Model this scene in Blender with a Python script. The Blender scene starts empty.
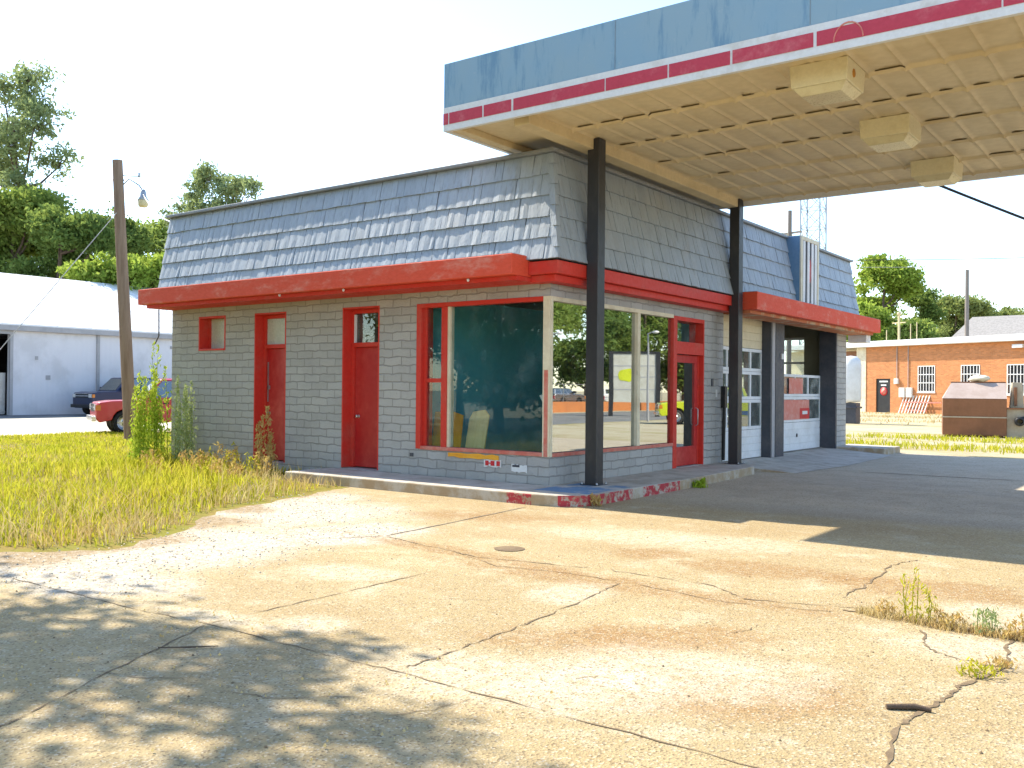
import bpy, bmesh, math, random
import numpy as np
from mathutils import Vector, Matrix
R = math.radians
random.seed(7)
rng = np.random.default_rng(11)
sc = bpy.context.scene
COL = sc.collection

# ------------------------------------------------------------------ helpers
class MB:
    """collects geometry and links it as one mesh object"""
    def __init__(s): s.v = []; s.f = []; s.sm = []
    def add(s, vs, fs, smooth=False):
        o = len(s.v); s.v += [tuple(p) for p in vs]
        for f in fs: s.f.append(tuple(o + i for i in f)); s.sm.append(smooth)
        return s
    def box(s, x0, x1, y0, y1, z0, z1):
        v = [(x0,y0,z0),(x1,y0,z0),(x1,y1,z0),(x0,y1,z0),(x0,y0,z1),(x1,y0,z1),(x1,y1,z1),(x0,y1,z1)]
        return s.add(v, [(0,3,2,1),(4,5,6,7),(0,1,5,4),(1,2,6,5),(2,3,7,6),(3,0,4,7)])
    def bar(s, a, b, w, h, up=(0,0,1)):
        a = Vector(a); b = Vector(b); d = (b-a).normalized(); u = Vector(up)
        if abs(d.dot(u)) > .98: u = Vector((0,1,0))
        r = d.cross(u).normalized(); u = r.cross(d).normalized()
        v = []
        for p in (a, b):
            for i, j in ((-1,-1),(1,-1),(1,1),(-1,1)): v.append(p + r*(i*w/2) + u*(j*h/2))
        return s.add(v, [(3,2,1,0),(4,5,6,7),(0,1,5,4),(1,2,6,5),(2,3,7,6),(3,0,4,7)])
    def tube(s, pts, rad, n=8, cap=True):
        pts = [Vector(p) for p in pts]
        if not hasattr(rad, '__len__'): rad = [rad]*len(pts)
        rings = []; u = None
        for i, p in enumerate(pts):
            d = (pts[min(i+1,len(pts)-1)] - pts[max(i-1,0)]).normalized()
            if u is None: u = d.orthogonal().normalized()
            u = (u - d*u.dot(d)).normalized(); w = d.cross(u)
            rings.append([p + (u*math.cos(2*math.pi*k/n) + w*math.sin(2*math.pi*k/n))*rad[i] for k in range(n)])
        vs = [q for r in rings for q in r]; fs = []
        for i in range(len(pts)-1):
            for k in range(n):
                a = i*n+k; b = i*n+(k+1)%n; fs.append((a,b,b+n,a+n))
        s.add(vs, fs, True)
        if cap:
            s.add(rings[0], [tuple(reversed(range(n)))]); s.add(rings[-1], [tuple(range(n))])
        return s
    def prism(s, poly, a, b, axis='z'):
        """poly of 2D points extruded from a to b along an axis"""
        n = len(poly)
        m = {'z': lambda p,t:(p[0],p[1],t), 'y': lambda p,t:(p[0],t,p[1]), 'x': lambda p,t:(t,p[0],p[1])}[axis]
        vs = [m(p,a) for p in poly] + [m(p,b) for p in poly]
        fs = [tuple(reversed(range(n))), tuple(range(n,2*n))]
        fs += [(i,(i+1)%n,(i+1)%n+n,i+n) for i in range(n)]
        return s.add(vs, fs)
    def quad(s, *p): return s.add(p, [tuple(range(len(p)))])
    def lathe(s, prof, c=(0,0,0), n=16, axis='z'):
        vs = []; c = Vector(c)
        for r, h in prof:
            for k in range(n):
                a = 2*math.pi*k/n
                q = (r*math.cos(a), r*math.sin(a), h)
                if axis == 'y': q = (q[0], q[2], q[1])
                if axis == 'x': q = (q[2], q[0], q[1])
                vs.append(c + Vector(q))
        fs = [(i*n+k, i*n+(k+1)%n, (i+1)*n+(k+1)%n, (i+1)*n+k) for i in range(len(prof)-1) for k in range(n)]
        return s.add(vs, fs, True)
    def build(s, name, m, parent=None, bevel=0, loc=None, fixn=True):
        me = bpy.data.meshes.new(name); me.from_pydata(s.v, [], s.f)
        me.polygons.foreach_set('use_smooth', s.sm); me.update()
        if fixn and len(s.f) < 60000:
            b = bmesh.new(); b.from_mesh(me); bmesh.ops.recalc_face_normals(b, faces=b.faces); b.to_mesh(me); b.free()
        me.materials.append(m)
        o = bpy.data.objects.new(name, me); COL.objects.link(o)
        if parent is not None: o.parent = parent
        if loc is not None: o.location = loc
        if bevel:
            md = o.modifiers.new('bevel', 'BEVEL'); md.width = bevel; md.segments = 2; md.limit_method = 'ANGLE'; md.angle_limit = R(40)
        return o

def npmesh(name, V, F, m, parent=None, loc=None):
    """big mesh from numpy arrays (F: n x 3 or n x 4)"""
    me = bpy.data.meshes.new(name); k = F.shape[1]
    me.vertices.add(len(V)); me.vertices.foreach_set('co', V.astype(np.float32).ravel())
    me.loops.add(F.size); me.loops.foreach_set('vertex_index', F.astype(np.int32).ravel())
    me.polygons.add(len(F)); me.polygons.foreach_set('loop_start', np.arange(0, F.size, k, dtype=np.int32))
    me.polygons.foreach_set('loop_total', np.full(len(F), k, dtype=np.int32))
    me.update(calc_edges=True); me.materials.append(m)
    o = bpy.data.objects.new(name, me); COL.objects.link(o)
    if parent is not None: o.parent = parent
    if loc is not None: o.location = loc
    return o

def tag(o, label=None, cat=None, group=None, kind=None):
    if label: o['label'] = label
    if cat: o['category'] = cat
    if group: o['group'] = group
    if kind: o['kind'] = kind
    return o
def thing(name, label, cat, loc=(0,0,0), rz=0, group=None):
    o = bpy.data.objects.new(name, None); COL.objects.link(o); o.empty_display_size = .2
    o.location = loc; o.rotation_euler = (0,0,rz)
    return tag(o, label, cat, group)
def structure(o): o['kind'] = 'structure'; return o

# ------------------------------------------------------------------ materials
class NT:
    def __init__(s, name):
        s.m = bpy.data.materials.new(name); s.m.use_nodes = True
        s.t = s.m.node_tree; s.t.nodes.clear()
        s.out = s.t.nodes.new('ShaderNodeOutputMaterial')
    def n(s, typ, **kw):
        o = s.t.nodes.new('ShaderNode'+typ)
        for k, v in kw.items():
            if k.startswith('i_'):
                key = k[2:]; key = int(key) if key.isdigit() else key
                s.set(o.inputs[key], v)
            else: setattr(o, k, v)
        return o
    def set(s, inp, v):
        if hasattr(v, 'is_output') or isinstance(v, bpy.types.NodeSocket): s.t.links.new(v, inp)
        elif isinstance(v, (tuple, list)) and len(v) == 3 and inp.type == 'RGBA': inp.default_value = (*v, 1)
        else: inp.default_value = v
    def pos(s): return s.n('TexCoord').outputs['Object']
    def scale(s, v, sc_): 
        o = s.n('Mapping'); s.set(o.inputs['Vector'], v); o.inputs['Scale'].default_value = sc_; return o.outputs[0]
    def noise(s, v, scale, detail=4, rough=.55, w=None):
        o = s.n('TexNoise', i_Scale=scale, i_Detail=detail, i_Roughness=rough); s.set(o.inputs['Vector'], v); return o.outputs['Fac']
    def ramp(s, f, a, b, lo=0, hi=1):
        o = s.n('MapRange', clamp=True); s.set(o.inputs['Value'], f)
        for k, q in (('From Min',a),('From Max',b),('To Min',lo),('To Max',hi)): o.inputs[k].default_value = q
        o.interpolation_type = 'SMOOTHSTEP' if abs(b-a) > .0005 else 'LINEAR'
        return o.outputs[0]
    def math(s, op, a, b=0, c=0):
        o = s.n('Math', operation=op); s.set(o.inputs[0], a); s.set(o.inputs[1], b); s.set(o.inputs[2], c); return o.outputs[0]
    def mix(s, f, a, b, mode='MIX'):
        o = s.n('Mix', data_type='RGBA', blend_type=mode); s.set(o.inputs[0], f); s.set(o.inputs[6], a); s.set(o.inputs[7], b); return o.outputs[2]
    def bump(s, h, strength=.5, dist=.01, normal=None):
        o = s.n('Bump'); s.set(o.inputs['Strength'], strength); o.inputs['Distance'].default_value = dist; s.set(o.inputs['Height'], h)
        if normal is not None: s.set(o.inputs['Normal'], normal)
        return o.outputs[0]
    def bsdf(s, color, rough=.7, metal=0, normal=None, spec=.4, **kw):
        b = s.n('BsdfPrincipled'); s.set(b.inputs['Base Color'], color); s.set(b.inputs['Roughness'], rough)
        b.inputs['Metallic'].default_value = metal; b.inputs['Specular IOR Level'].default_value = spec
        if normal is not None: s.set(b.inputs['Normal'], normal)
        for k, v in kw.items(): s.set(b.inputs[k.replace('_',' ')], v)
        return b.outputs[0]
    def done(s, sh): s.t.links.new(sh, s.out.inputs['Surface']); return s.m

def sheen(c, k): return tuple(min(1, x*k) for x in c)
def paint(name, c, rough=.6, c2=None, scale=3, lo=.4, hi=.7, bump=.15, bscale=30, metal=0, spec=.4, stretch=(1,1,1)):
    """painted / weathered surface: two tones mixed by noise, fine bump"""
    t = NT(name); p = t.scale(t.pos(), stretch)
    f = t.ramp(t.noise(p, scale, 6, .65), lo, hi)
    c2 = c2 or sheen(c, .72)
    g = t.noise(p, scale*9, 3)
    col = t.mix(f, c, c2); col = t.mix(t.ramp(g, .3, .7, 0, .35), col, sheen(c, .8))
    return t.done(t.bsdf(col, t.ramp(g, .2, .8, rough-.08, min(1,rough+.1)), metal, t.bump(t.noise(p, bscale, 5), bump, .01), spec))

def mat_brick(name, base, mortar, bw, bh, ms, var=.25, bump=.9, dist=.02, warp=.012):
    t = NT(name); p = t.pos()
    nrm = t.n('NewGeometry').outputs['Normal']
    sx = t.n('SeparateXYZ'); t.set(sx.inputs[0], p)
    sn = t.n('SeparateXYZ'); t.set(sn.inputs[0], nrm)
    ax = t.math('GREATER_THAN', t.math('ABSOLUTE', sn.outputs[0]), .5)
    u = t.math('ADD', t.math('MULTIPLY', sx.outputs[1], ax), t.math('MULTIPLY', sx.outputs[0], t.math('SUBTRACT', 1, ax)))
    w = t.n('TexNoise', i_Scale=5.0, i_Detail=2.0); t.set(w.inputs['Vector'], p)
    sw = t.n('SeparateXYZ'); t.set(sw.inputs[0], w.outputs['Color'])
    u2 = t.math('ADD', u, t.math('MULTIPLY', t.math('SUBTRACT', sw.outputs[0], .5), warp*2))
    z2 = t.math('ADD', sx.outputs[2], t.math('MULTIPLY', t.math('SUBTRACT', sw.outputs[1], .5), warp*2))
    cv = t.n('CombineXYZ'); t.set(cv.inputs[0], u2); t.set(cv.inputs[1], z2)
    b = t.n('TexBrick', offset=.5); t.set(b.inputs['Vector'], cv.outputs[0])
    b.inputs['Scale'].default_value = 1; b.inputs['Brick Width'].default_value = bw; b.inputs['Row Height'].default_value = bh
    b.inputs['Mortar Size'].default_value = ms; b.inputs['Mortar Smooth'].default_value = .35; b.inputs['Bias'].default_value = 0
    t.set(b.inputs['Color1'], sheen(base, 1-var*.5)); t.set(b.inputs['Color2'], sheen(base, 1+var*.5)); t.set(b.inputs['Mortar'], mortar)
    n1 = t.noise(p, 1.3, 5, .65); n2 = t.noise(p, 26, 5, .65)
    dirt = t.ramp(n1, .42, .75, 0, .45)
    col = t.mix(dirt, b.outputs['Color'], sheen(base, .68))
    col = t.mix(t.ramp(n2, .52, .75, 0, .4), col, sheen(base, .62))
    # splash dirt from the wet ground, a stain with a fixed height
    h = t.math('MULTIPLY', t.math('SUBTRACT', 1, b.outputs['Fac']), 1)
    h = t.math('ADD', h, t.math('MULTIPLY', n2, .5))
    h = t.math('ADD', h, t.math('MULTIPLY', t.noise(p, 7, 4), .8))
    return t.done(t.bsdf(col, .75, 0, t.bump(h, bump, dist), .3))

def mat_glass(name, tint, refl, dust_sheen=(.5,.5,.45), dust_sheen_amt=.06, fk=.75):
    """window pane: clear tinted glass with a mirror-like coat and a little grime, or painted pale reflection on the garage panes"""
    t = NT(name); p = t.pos()
    lw = t.n('LayerWeight', i_Blend=.12).outputs['Fresnel']
    fac = t.math('MINIMUM', t.math('ADD', t.math('MULTIPLY', lw, fk), refl), .95)
    tr = t.n('BsdfTransparent', i_Color=tint).outputs[0]
    wob = t.bump(t.noise(p, 1.1, 1), .02, .02)
    gl = t.n('BsdfGlossy', i_Roughness=.012); t.set(gl.inputs['Color'], (.92,.96,.95)); t.set(gl.inputs['Normal'], wob)
    mx = t.n('MixShader'); t.set(mx.inputs[0], fac); t.set(mx.inputs[1], tr); t.set(mx.inputs[2], gl.outputs[0])
    d = t.n('BsdfDiffuse'); t.set(d.inputs['Color'], dust_sheen)
    df = t.ramp(t.noise(p, 2.3, 6, .7), .45, .8, dust_sheen_amt*.25, dust_sheen_amt*2)
    m2 = t.n('MixShader'); t.set(m2.inputs[0], df); t.set(m2.inputs[1], mx.outputs[0]); t.set(m2.inputs[2], d.outputs[0])
    return t.done(m2.outputs[0])

def mat_leaf(name, c1, c2, c3=None, trans=.35):
    t = NT(name)
    rnd = t.n('NewGeometry').outputs['Random Per Island']
    f = t.noise(t.pos(), .9, 3)
    col = t.mix(rnd, c1, c2)
    col = t.mix(t.ramp(f, .4, .65, 0, .6), col, c3 or sheen(c1, .8))
    d = t.n('BsdfDiffuse'); t.set(d.inputs['Color'], col)
    tl = t.n('BsdfTranslucent'); t.set(tl.inputs['Color'], t.mix(.35, col, (.30,.34,.05)))
    m = t.n('MixShader', i_0=trans); t.set(m.inputs[1], d.outputs[0]); t.set(m.inputs[2], tl.outputs[0])
    return t.done(m.outputs[0])

def blob(t, p, x, y, rx, ry, nz, amp=.5, ang=0):
    """mask of one irregular stain at a fixed place on the ground"""
    mp = t.n('Mapping', vector_type='TEXTURE'); t.set(mp.inputs['Vector'], p)
    mp.inputs['Location'].default_value = (x,y,0); mp.inputs['Rotation'].default_value = (0,0,ang); mp.inputs['Scale'].default_value = (rx,ry,50)
    l = t.n('VectorMath', operation='LENGTH'); t.set(l.inputs[0], mp.outputs[0])
    d = t.math('ADD', l.outputs['Value'], t.math('MULTIPLY', t.math('SUBTRACT', nz, .5), amp*2.6))
    return t.ramp(d, .55, 1.3, 1, 0)

M = {}
# --- ground materials
def make_lot():
    t = NT('old_concrete'); p = t.pos()
    n0 = t.noise(p, .35, 6, .6); n1 = t.noise(p, 1.6, 6, .7); n2 = t.noise(p, 12, 5, .7); n3 = t.noise(p, 55, 4, .75)
    st = t.noise(t.scale(p, (.35,1.3,1)), 1.5, 6, .7)
    col = t.mix(t.ramp(n0, .35, .65), (.405,.32,.175), (.345,.26,.135))
    col = t.mix(t.ramp(n1, .5, .72, 0, .55), col, (.55,.49,.36))
    col = t.mix(t.ramp(st, .52, .74, 0, .55), col, (.33,.22,.10))
    col = t.mix(t.ramp(n2, .55, .72, 0, .45), col, (.26,.21,.135))
    col = t.mix(t.ramp(t.noise(p, 4.2, 6, .75), .5, .7, 0, .5), col, (.30,.225,.115))
    # broken white gravel washed over the slab beside the grass
    rm = blob(t, p, -.3,-6.4,1.35,1.75, n1, .55)
    for x, y, rx, ry in ((-1.5,-3.7,1.6,1.35),(.2,-7.7,1.5,.65),(.4,-4.6,.8,1.0),(-2.6,-2.5,.9,.7)): rm = t.math('MAXIMUM', rm, blob(t, p, x, y, rx, ry, n1, .6))
    vr = t.n('TexVoronoi', i_Scale=30.0); t.set(vr.inputs['Vector'], p)
    sr = t.n('SeparateXYZ'); t.set(sr.inputs[0], vr.outputs['Color'])
    rc = t.mix(sr.outputs[0], (.40,.355,.28), (.58,.535,.46)); rc = t.mix(t.ramp(n2, .5, .68, 0, .75), rc, (.33,.25,.14))
    rm = t.math('MULTIPLY', rm, t.ramp(t.math('ADD', n2, t.math('MULTIPLY', rm, .25)), .42, .56, .1, .95))
    col = t.mix(rm, col, rc)
    # brown soil and thatch spilling from the grass over the slab edge
    for x, y, rx, ry in ((-.9,-6.5,.55,.8),(-1.6,-5.1,.6,.6),(-2.5,-4.0,.7,.5),(-3.1,-2.7,.5,.8),(-2.0,-8.3,.9,.6),(-3.9,-1.6,.6,.45),(-.9,-7.5,.7,.5)):
        col = t.mix(t.math('MULTIPLY', blob(t, p, x, y, rx, ry, n1, .7), t.ramp(n2, .35, .55, .35, .95)), col, (.27,.19,.10))
    # rust and dirt stains
    for x, y, rx, ry, a in ((5.4,-6.3,.55,.32,.5),(4.95,-6.8,.6,.25,.4),(4.9,-3.7,.75,.3,.1),(3.7,-3.6,.35,.25,0),(6.4,-3.6,.9,.35,.2),(.7,-2.5,.9,.35,.3),(4.0,-5.1,1.6,.22,.05),(2.2,-4.75,1.6,.16,-.1),(6.2,-7.2,.6,.3,.8)):
        col = t.mix(t.math('MULTIPLY', t.math('MULTIPLY', blob(t, p, x, y, rx*1.2, ry*1.2, n1, .9, a), t.ramp(n2, .35, .6, .35, 1)), .75), col, (.28,.16,.062))
    # bleached bare patches
    for x, y, rx, ry, a in ((5.7,-7.0,.7,.45,.4),(5.05,-7.75,.9,.4,.2),(4.05,-5.6,.28,.35,.2),(2.5,-7.9,.5,.12,.1),(3.2,-7.6,.25,.2,.2),(3.4,-2.6,1.4,.5,.2),(7.0,-4.3,.35,.4,.3),(7.0,-5.35,.5,.3,.3),(2.0,-6.2,.5,.3,.2)):
        col = t.mix(t.math('MULTIPLY', t.math('MULTIPLY', blob(t, p, x, y, rx*1.15, ry*1.15, n1, .9, a), t.ramp(n2, .35, .6, .25, 1)), .5), col, (.62,.56,.45))
    # oily drive lanes where cars stood at the pumps
    for x, y, rx, ry, a in ((6.0,3.2,3.6,1.1,.05),(4.6,1.0,2.6,.7,.2),(3.4,5.6,1.6,.9,.3),(9.0,2.5,3,2,0),(2.3,1.9,.2,.14,0),(5.5,5.0,2.5,.5,.1)):
        col = t.mix(t.math('MULTIPLY', blob(t, p, x, y, rx, ry, n0, .6, a), .38), col, (.17,.155,.14))
    # grey concrete along the garage, its colour lightened to lift the canopy shade
    sy = t.n('SeparateXYZ'); t.set(sy.inputs[0], p)
    grey = t.ramp(t.math('ADD', sy.outputs[1], t.math('MULTIPLY', n1, .8)), .2, 2.2, 0, .7)
    col = t.mix(grey, col, t.mix(t.ramp(n1,.4,.65), (.56,.49,.39), (.44,.38,.30)))
    # exposed aggregate specks
    v = t.n('TexVoronoi', i_Scale=78.0); t.set(v.inputs['Vector'], p)
    sp = t.n('SeparateXYZ'); t.set(sp.inputs[0], v.outputs['Color'])
    col = t.mix(t.ramp(sp.outputs[0], .74, .98, 0, .75), col, (.17,.125,.075))
    col = t.mix(t.ramp(sp.outputs[1], .82, .98, 0, .45), col, (.60,.55,.44))
    v2 = t.n('TexVoronoi', i_Scale=3.3); t.set(v2.inputs['Vector'], p)
    col = t.mix(t.ramp(t.math('ADD', v2.outputs['Distance'], t.math('MULTIPLY', n2, .05)), .05, .075, .85, 0), col, (.16,.105,.06))
    h = t.math('ADD', t.math('MULTIPLY', n3, .6), t.math('ADD', n2, t.math('MULTIPLY', v.outputs['Distance'], .8)))
    return t.done(t.bsdf(col, .9, 0, t.bump(h, .55, .012), .2))
M['lot'] = make_lot()
def make_soil():
    t = NT('dry_yard_soil'); p = t.pos()
    n0 = t.noise(p, .12, 5, .6); n1 = t.noise(p, .9, 6, .7); n2 = t.noise(p, 9, 5, .7)
    band = t.noise(t.scale(p, (.25,1,1)), .55, 5, .65)
    col = t.mix(t.ramp(n0, .35, .65), (.40,.34,.22), (.46,.41,.29))
    col = t.mix(t.ramp(band, .5, .66, 0, .75), col, (.24,.215,.055))
    col = t.mix(t.ramp(n1, .45, .7, 0, .5), col, (.33,.25,.14))
    col = t.mix(t.ramp(n2, .5, .75, 0, .4), col, (.20,.16,.09))
    return t.done(t.bsdf(col, .95, 0, t.bump(t.math('ADD', n2, n1), .6, .04), .1))
M['soil'] = make_soil()
def make_rubble():
    t = NT('white_broken_gravel'); p = t.pos()
    v = t.n('TexVoronoi', i_Scale=26.0); t.set(v.inputs['Vector'], p)
    sp = t.n('SeparateXYZ'); t.set(sp.inputs[0], v.outputs['Color'])
    n1 = t.noise(p, 2.2, 6, .7); n2 = t.noise(p, 14, 5, .7)
    col = t.mix(sp.outputs[0], (.44,.38,.28), (.66,.61,.52))
    col = t.mix(t.ramp(n1, .48, .68, 0, .8), col, (.40,.31,.18))
    col = t.mix(t.ramp(n2, .55, .7, 0, .6), col, (.24,.17,.095))
    return t.done(t.bsdf(col, .95, 0, t.bump(t.math('ADD', v.outputs['Distance'], n2), .9, .03), .1))
M['rubble'] = make_rubble()
M['turf_soil'] = paint('turf_soil', (.25,.19,.06), .95, (.20,.20,.035), 2.5, .4, .6, .6, 20, spec=.05)
M['edge_soil'] = paint('bare_brown_edge_soil', (.25,.185,.10), .95, (.36,.28,.16), 5, .4, .6, .7, 25, spec=.05)
M['pale_lot'] = paint('pale_gravel_lot', (.58,.54,.44), .95, (.47,.42,.32), .8, .45, .65, .5, 12, spec=.1)
M['asphalt'] = paint('worn_asphalt', (.22,.215,.205), .9, (.16,.155,.15), .5, .4, .65, .5, 30, spec=.2)
M['crack'] = paint('dirt_filled_crack', (.15,.105,.06), .95, (.21,.15,.085), 7, .4, .6, .4)
M['joint'] = paint('joint_filler', (.24,.20,.15), .95, (.13,.10,.07), 4, .4, .6, .4)
def make_walk():
    t = NT('walkway_concrete'); p = t.pos()
    n1 = t.noise(p, 2.2, 6, .7); n2 = t.noise(p, 20, 5, .7)
    s = t.n('SeparateXYZ'); t.set(s.inputs[0], p); X, Y, Z = s.outputs
    nn = t.n('SeparateXYZ'); t.set(nn.inputs[0], t.n('NewGeometry').outputs['Normal'])
    col = t.mix(t.ramp(n1, .4, .65), (.50,.475,.42), (.36,.325,.27))
    col = t.mix(t.ramp(n2, .5, .75, 0, .5), col, (.27,.22,.16))
    side = t.math('LESS_THAN', nn.outputs[2], .5)
    col = t.mix(t.math('MULTIPLY', side, t.ramp(n1, .35, .6, .15, .7)), col, (.36,.25,.13))
    def zone(x0, x1, y0, y1):
        a = t.math('MULTIPLY', t.math('GREATER_THAN', X, x0), t.math('LESS_THAN', X, x1))
        b = t.math('MULTIPLY', t.math('GREATER_THAN', Y, y0), t.math('LESS_THAN', Y, y1))
        return t.math('MULTIPLY', a, b)
    z = t.math('MAXIMUM', zone(.02,.46,-2,-1.0), t.math('MAXIMUM', zone(.86,1.5,-1.1,.5), zone(1.0,1.5,.85,2.15)))
    red = t.math('MULTIPLY', t.math('MULTIPLY', z, t.ramp(t.noise(p, 9, 5, .7), .40, .54)), t.math('GREATER_THAN', t.math('ADD', side, t.ramp(n2,.62,.66)), .5))
    col = t.mix(red, col, (.42,.05,.06))
    blue = t.math('MULTIPLY', zone(.15,1.1,-.65,.7), t.math('MULTIPLY', t.math('SUBTRACT', 1, side), t.ramp(n1, .40, .58)))  # skylit blue shade at the corner, painted into the walkway colour
    col = t.mix(blue, col, (.13,.23,.36))
    return t.done(t.bsdf(col, .85, 0, t.bump(n2, .5, .01), .25))
M['walk'] = make_walk()
# --- building materials
M['brick'] = mat_brick('grey_painted_block', (.41,.40,.38), (.30,.29,.27), .42, .146, .011, .14, .8, .03, .035)
M['orange_brick'] = mat_brick('orange_brick', (.56,.215,.075), (.46,.27,.15), .30, .10, .010, .35, .4, .01, .002)
M['red'] = paint('red_paint', (.60,.035,.020), .55, (.50,.075,.05), 1.6, .48, .74, .15, 25, spec=.4)
M['red_door'] = paint('red_door_paint', (.46,.014,.015), .45, (.56,.06,.045), 1.1, .42, .72, .1, 18, spec=.45)
M['red_ledge'] = paint('faded_red_ledge_paint', (.70,.085,.04), .65, (.70,.24,.17), 1.7, .50, .72, .3, 14, spec=.3, stretch=(1,1,2.2))
M['cream'] = paint('cream_frame_paint', (.74,.66,.48), .55, (.60,.50,.34), 3)
M['faded_red'] = paint('faded_red_frame', (.58,.14,.10), .55, (.60,.24,.18), 5, .4, .6)
M['white'] = paint('white_paint', (.74,.74,.73), .55, (.64,.63,.60), 2)
M['white_door'] = paint('white_garage_panel', (.78,.79,.80), .5, (.66,.66,.65), 1.5, .45, .7, .1)
M['cream_panel'] = paint('cream_garage_panel', (.72,.62,.42), .55, (.60,.50,.32), 1.5)
M['dark_paint'] = paint('dark_slate_paint', (.055,.06,.075), .5, (.085,.085,.095), 2, .4, .7, .1)
M['post'] = paint('charcoal_post_paint', (.030,.030,.034), .42, (.052,.050,.050), 2.5, .45, .7, .12, 14, spec=.5, stretch=(1,1,.4))
def make_shake():
    t = NT('blue_grey_metal_shakes'); p = t.pos()
    rnd = t.n('NewGeometry').outputs['Random Per Island']
    g = t.noise(t.scale(p, (28,28,1.6)), 1.0, 4, .6); n1 = t.noise(p, 1.1, 5, .6)
    col = t.mix(rnd, (.29,.335,.385), (.34,.385,.43))
    col = t.mix(t.ramp(g, .45, .7, 0, .45), col, (.19,.21,.235))
    col = t.mix(t.ramp(n1, .5, .75, 0, .5), col, (.34,.34,.33))
    return t.done(t.bsdf(col, .5, 0, t.bump(g, .5, .012), .45))
M['shake'] = make_shake()
M['shake_core'] = paint('mansard_backing', (.12,.14,.165), .7)
M['cap'] = paint('grey_metal_coping', (.20,.22,.24), .45, (.28,.28,.28), 2, spec=.5)
M['bluebox'] = paint('blue_sign_case', (.12,.23,.36), .5, (.16,.27,.38), 2)
def make_fascia():
    t = NT('faded_blue_fascia'); p = t.pos()
    n1 = t.noise(p, .7, 5, .6); st = t.noise(t.scale(p, (2.2,2.2,.35)), 2.0, 6, .7); n2 = t.noise(p, 11, 5, .7)
    col = t.mix(t.ramp(n1, .35, .65), (.235,.375,.475), (.265,.385,.455))
    col = t.mix(t.ramp(st, .50, .66, 0, .8), col, (.12,.25,.375))
    col = t.mix(t.ramp(n2, .6, .72, 0, .4), col, (.36,.44,.48))
    return t.done(t.bsdf(col, .5, 0, t.bump(n2, .1, .01), .4))
M['fascia'] = make_fascia()
M['stripe'] = paint('faded_crimson_stripe', (.52,.045,.075), .5, (.58,.12,.14), 3, .5, .7)
M['stripe_white'] = paint('off_white_stripe', (.74,.74,.72), .5, (.62,.60,.55), 3, .5, .7)
M['soffit'] = paint('cream_soffit_paint', (.71,.585,.365), .6, (.61,.48,.275), .9, .45, .75, .15, 12, spec=.25)
M['beam'] = paint('cream_beam_paint', (.70,.57,.34), .6, (.58,.46,.26), 1.5)
M['fixture'] = paint('cream_lamp_housing', (.76,.68,.44), .45, (.68,.59,.35), 3, .5, .7, .05)
M['lens'] = paint('yellowed_lamp_lens', (.70,.62,.38), .3, (.60,.50,.28), 4, .4, .7, .03)
M['rust'] = paint('rust_spot', (.50,.22,.03), .8, (.38,.13,.02), 8)
M['glass_teal'] = mat_glass('teal_tinted_pane', (.90,.96,.96), .035, (.35,.45,.45), .05, .5)
M['glass_mirror'] = mat_glass('reflective_pane', (.30,.36,.36), .52, (.5,.48,.4), .03)
M['glass_clear'] = mat_glass('dusty_clear_pane', (.80,.86,.86), .06, (.6,.6,.55), .12)
M['glass_pale'] = mat_glass('painted_reflection_pane', (.75,.8,.8), .16, (.62,.62,.58), .24)  # pale diffuse film painted in place of reflected sky
M['frosted'] = paint('frosted_pane', (.52,.56,.50), .25, (.42,.46,.41), 3, spec=.6)
M['teal_wall'] = paint('teal_room_paint', (.10,.54,.64), .7, (.08,.44,.54), .8)
M['room_floor'] = paint('dusty_room_floor', (.22,.20,.17), .9, (.14,.12,.10), 2)
M['room_white'] = paint('off_white_bay_paint', (.62,.60,.53), .8, (.50,.47,.40), 1)
M['olive'] = paint('olive_bay_paint', (.24,.23,.165), .8, (.20,.19,.13), 1)
M['plywood'] = paint('yellow_plywood', (.86,.66,.32), .7, (.76,.54,.22), 4, stretch=(6,6,.6))
M['orange'] = paint('orange_board', (.86,.40,.03), .6, (.76,.31,.02), 3)
M['black'] = paint('black_paint', (.018,.018,.02), .45, (.03,.03,.03), 3)
M['steel'] = paint('galvanised_steel', (.42,.43,.44), .4, (.34,.34,.34), 4, metal=.7)
M['grime'] = paint('bare_metal_knob', (.55,.53,.48), .3, metal=.9)
M['wood_pole'] = paint('weathered_pole_wood', (.30,.215,.155), .85, (.215,.145,.10), 3, .4, .65, .5, 14, stretch=(3,3,.25), spec=.1)
M['grey_wood'] = paint('grey_pole_wood', (.22,.19,.165), .85, (.16,.135,.11), 3, stretch=(3,3,.25))
M['wire'] = paint('black_cable', (.02,.02,.022), .6)
M['guy'] = paint('thin_steel_wire', (.45,.45,.45), .5)
def make_metalwall():
    t = NT('white_metal_siding'); p = t.pos()
    w = t.n('TexWave', wave_type='BANDS', bands_direction='Y', i_Scale=1.05); t.set(w.inputs['Vector'], p)
    n1 = t.noise(p, .6, 5, .6)
    col = t.mix(t.ramp(n1, .45, .7), (.66,.65,.68), (.56,.55,.57))
    return t.done(t.bsdf(col, .5, 0, t.bump(w.outputs['Fac'], .25, .03), .4))
M['siding'] = make_metalwall()
M['white_roof'] = paint('white_metal_roof', (.80,.80,.80), .45, (.72,.71,.69), .6, .5, .7, .05, 6)
M['trim_grey'] = paint('grey_eave_trim', (.38,.37,.38), .5, (.30,.30,.31), 2)
M['shingle'] = paint('grey_asphalt_shingles', (.30,.285,.27), .9, (.22,.21,.20), 5, .4, .65, .5, 20)
M['roof_white'] = paint('white_roof_edge', (.72,.71,.67), .6, (.55,.53,.48), 1.5)
M['brown'] = paint('brown_container_paint', (.25,.105,.045), .6, (.18,.075,.03), 1.2, .4, .7)
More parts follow.
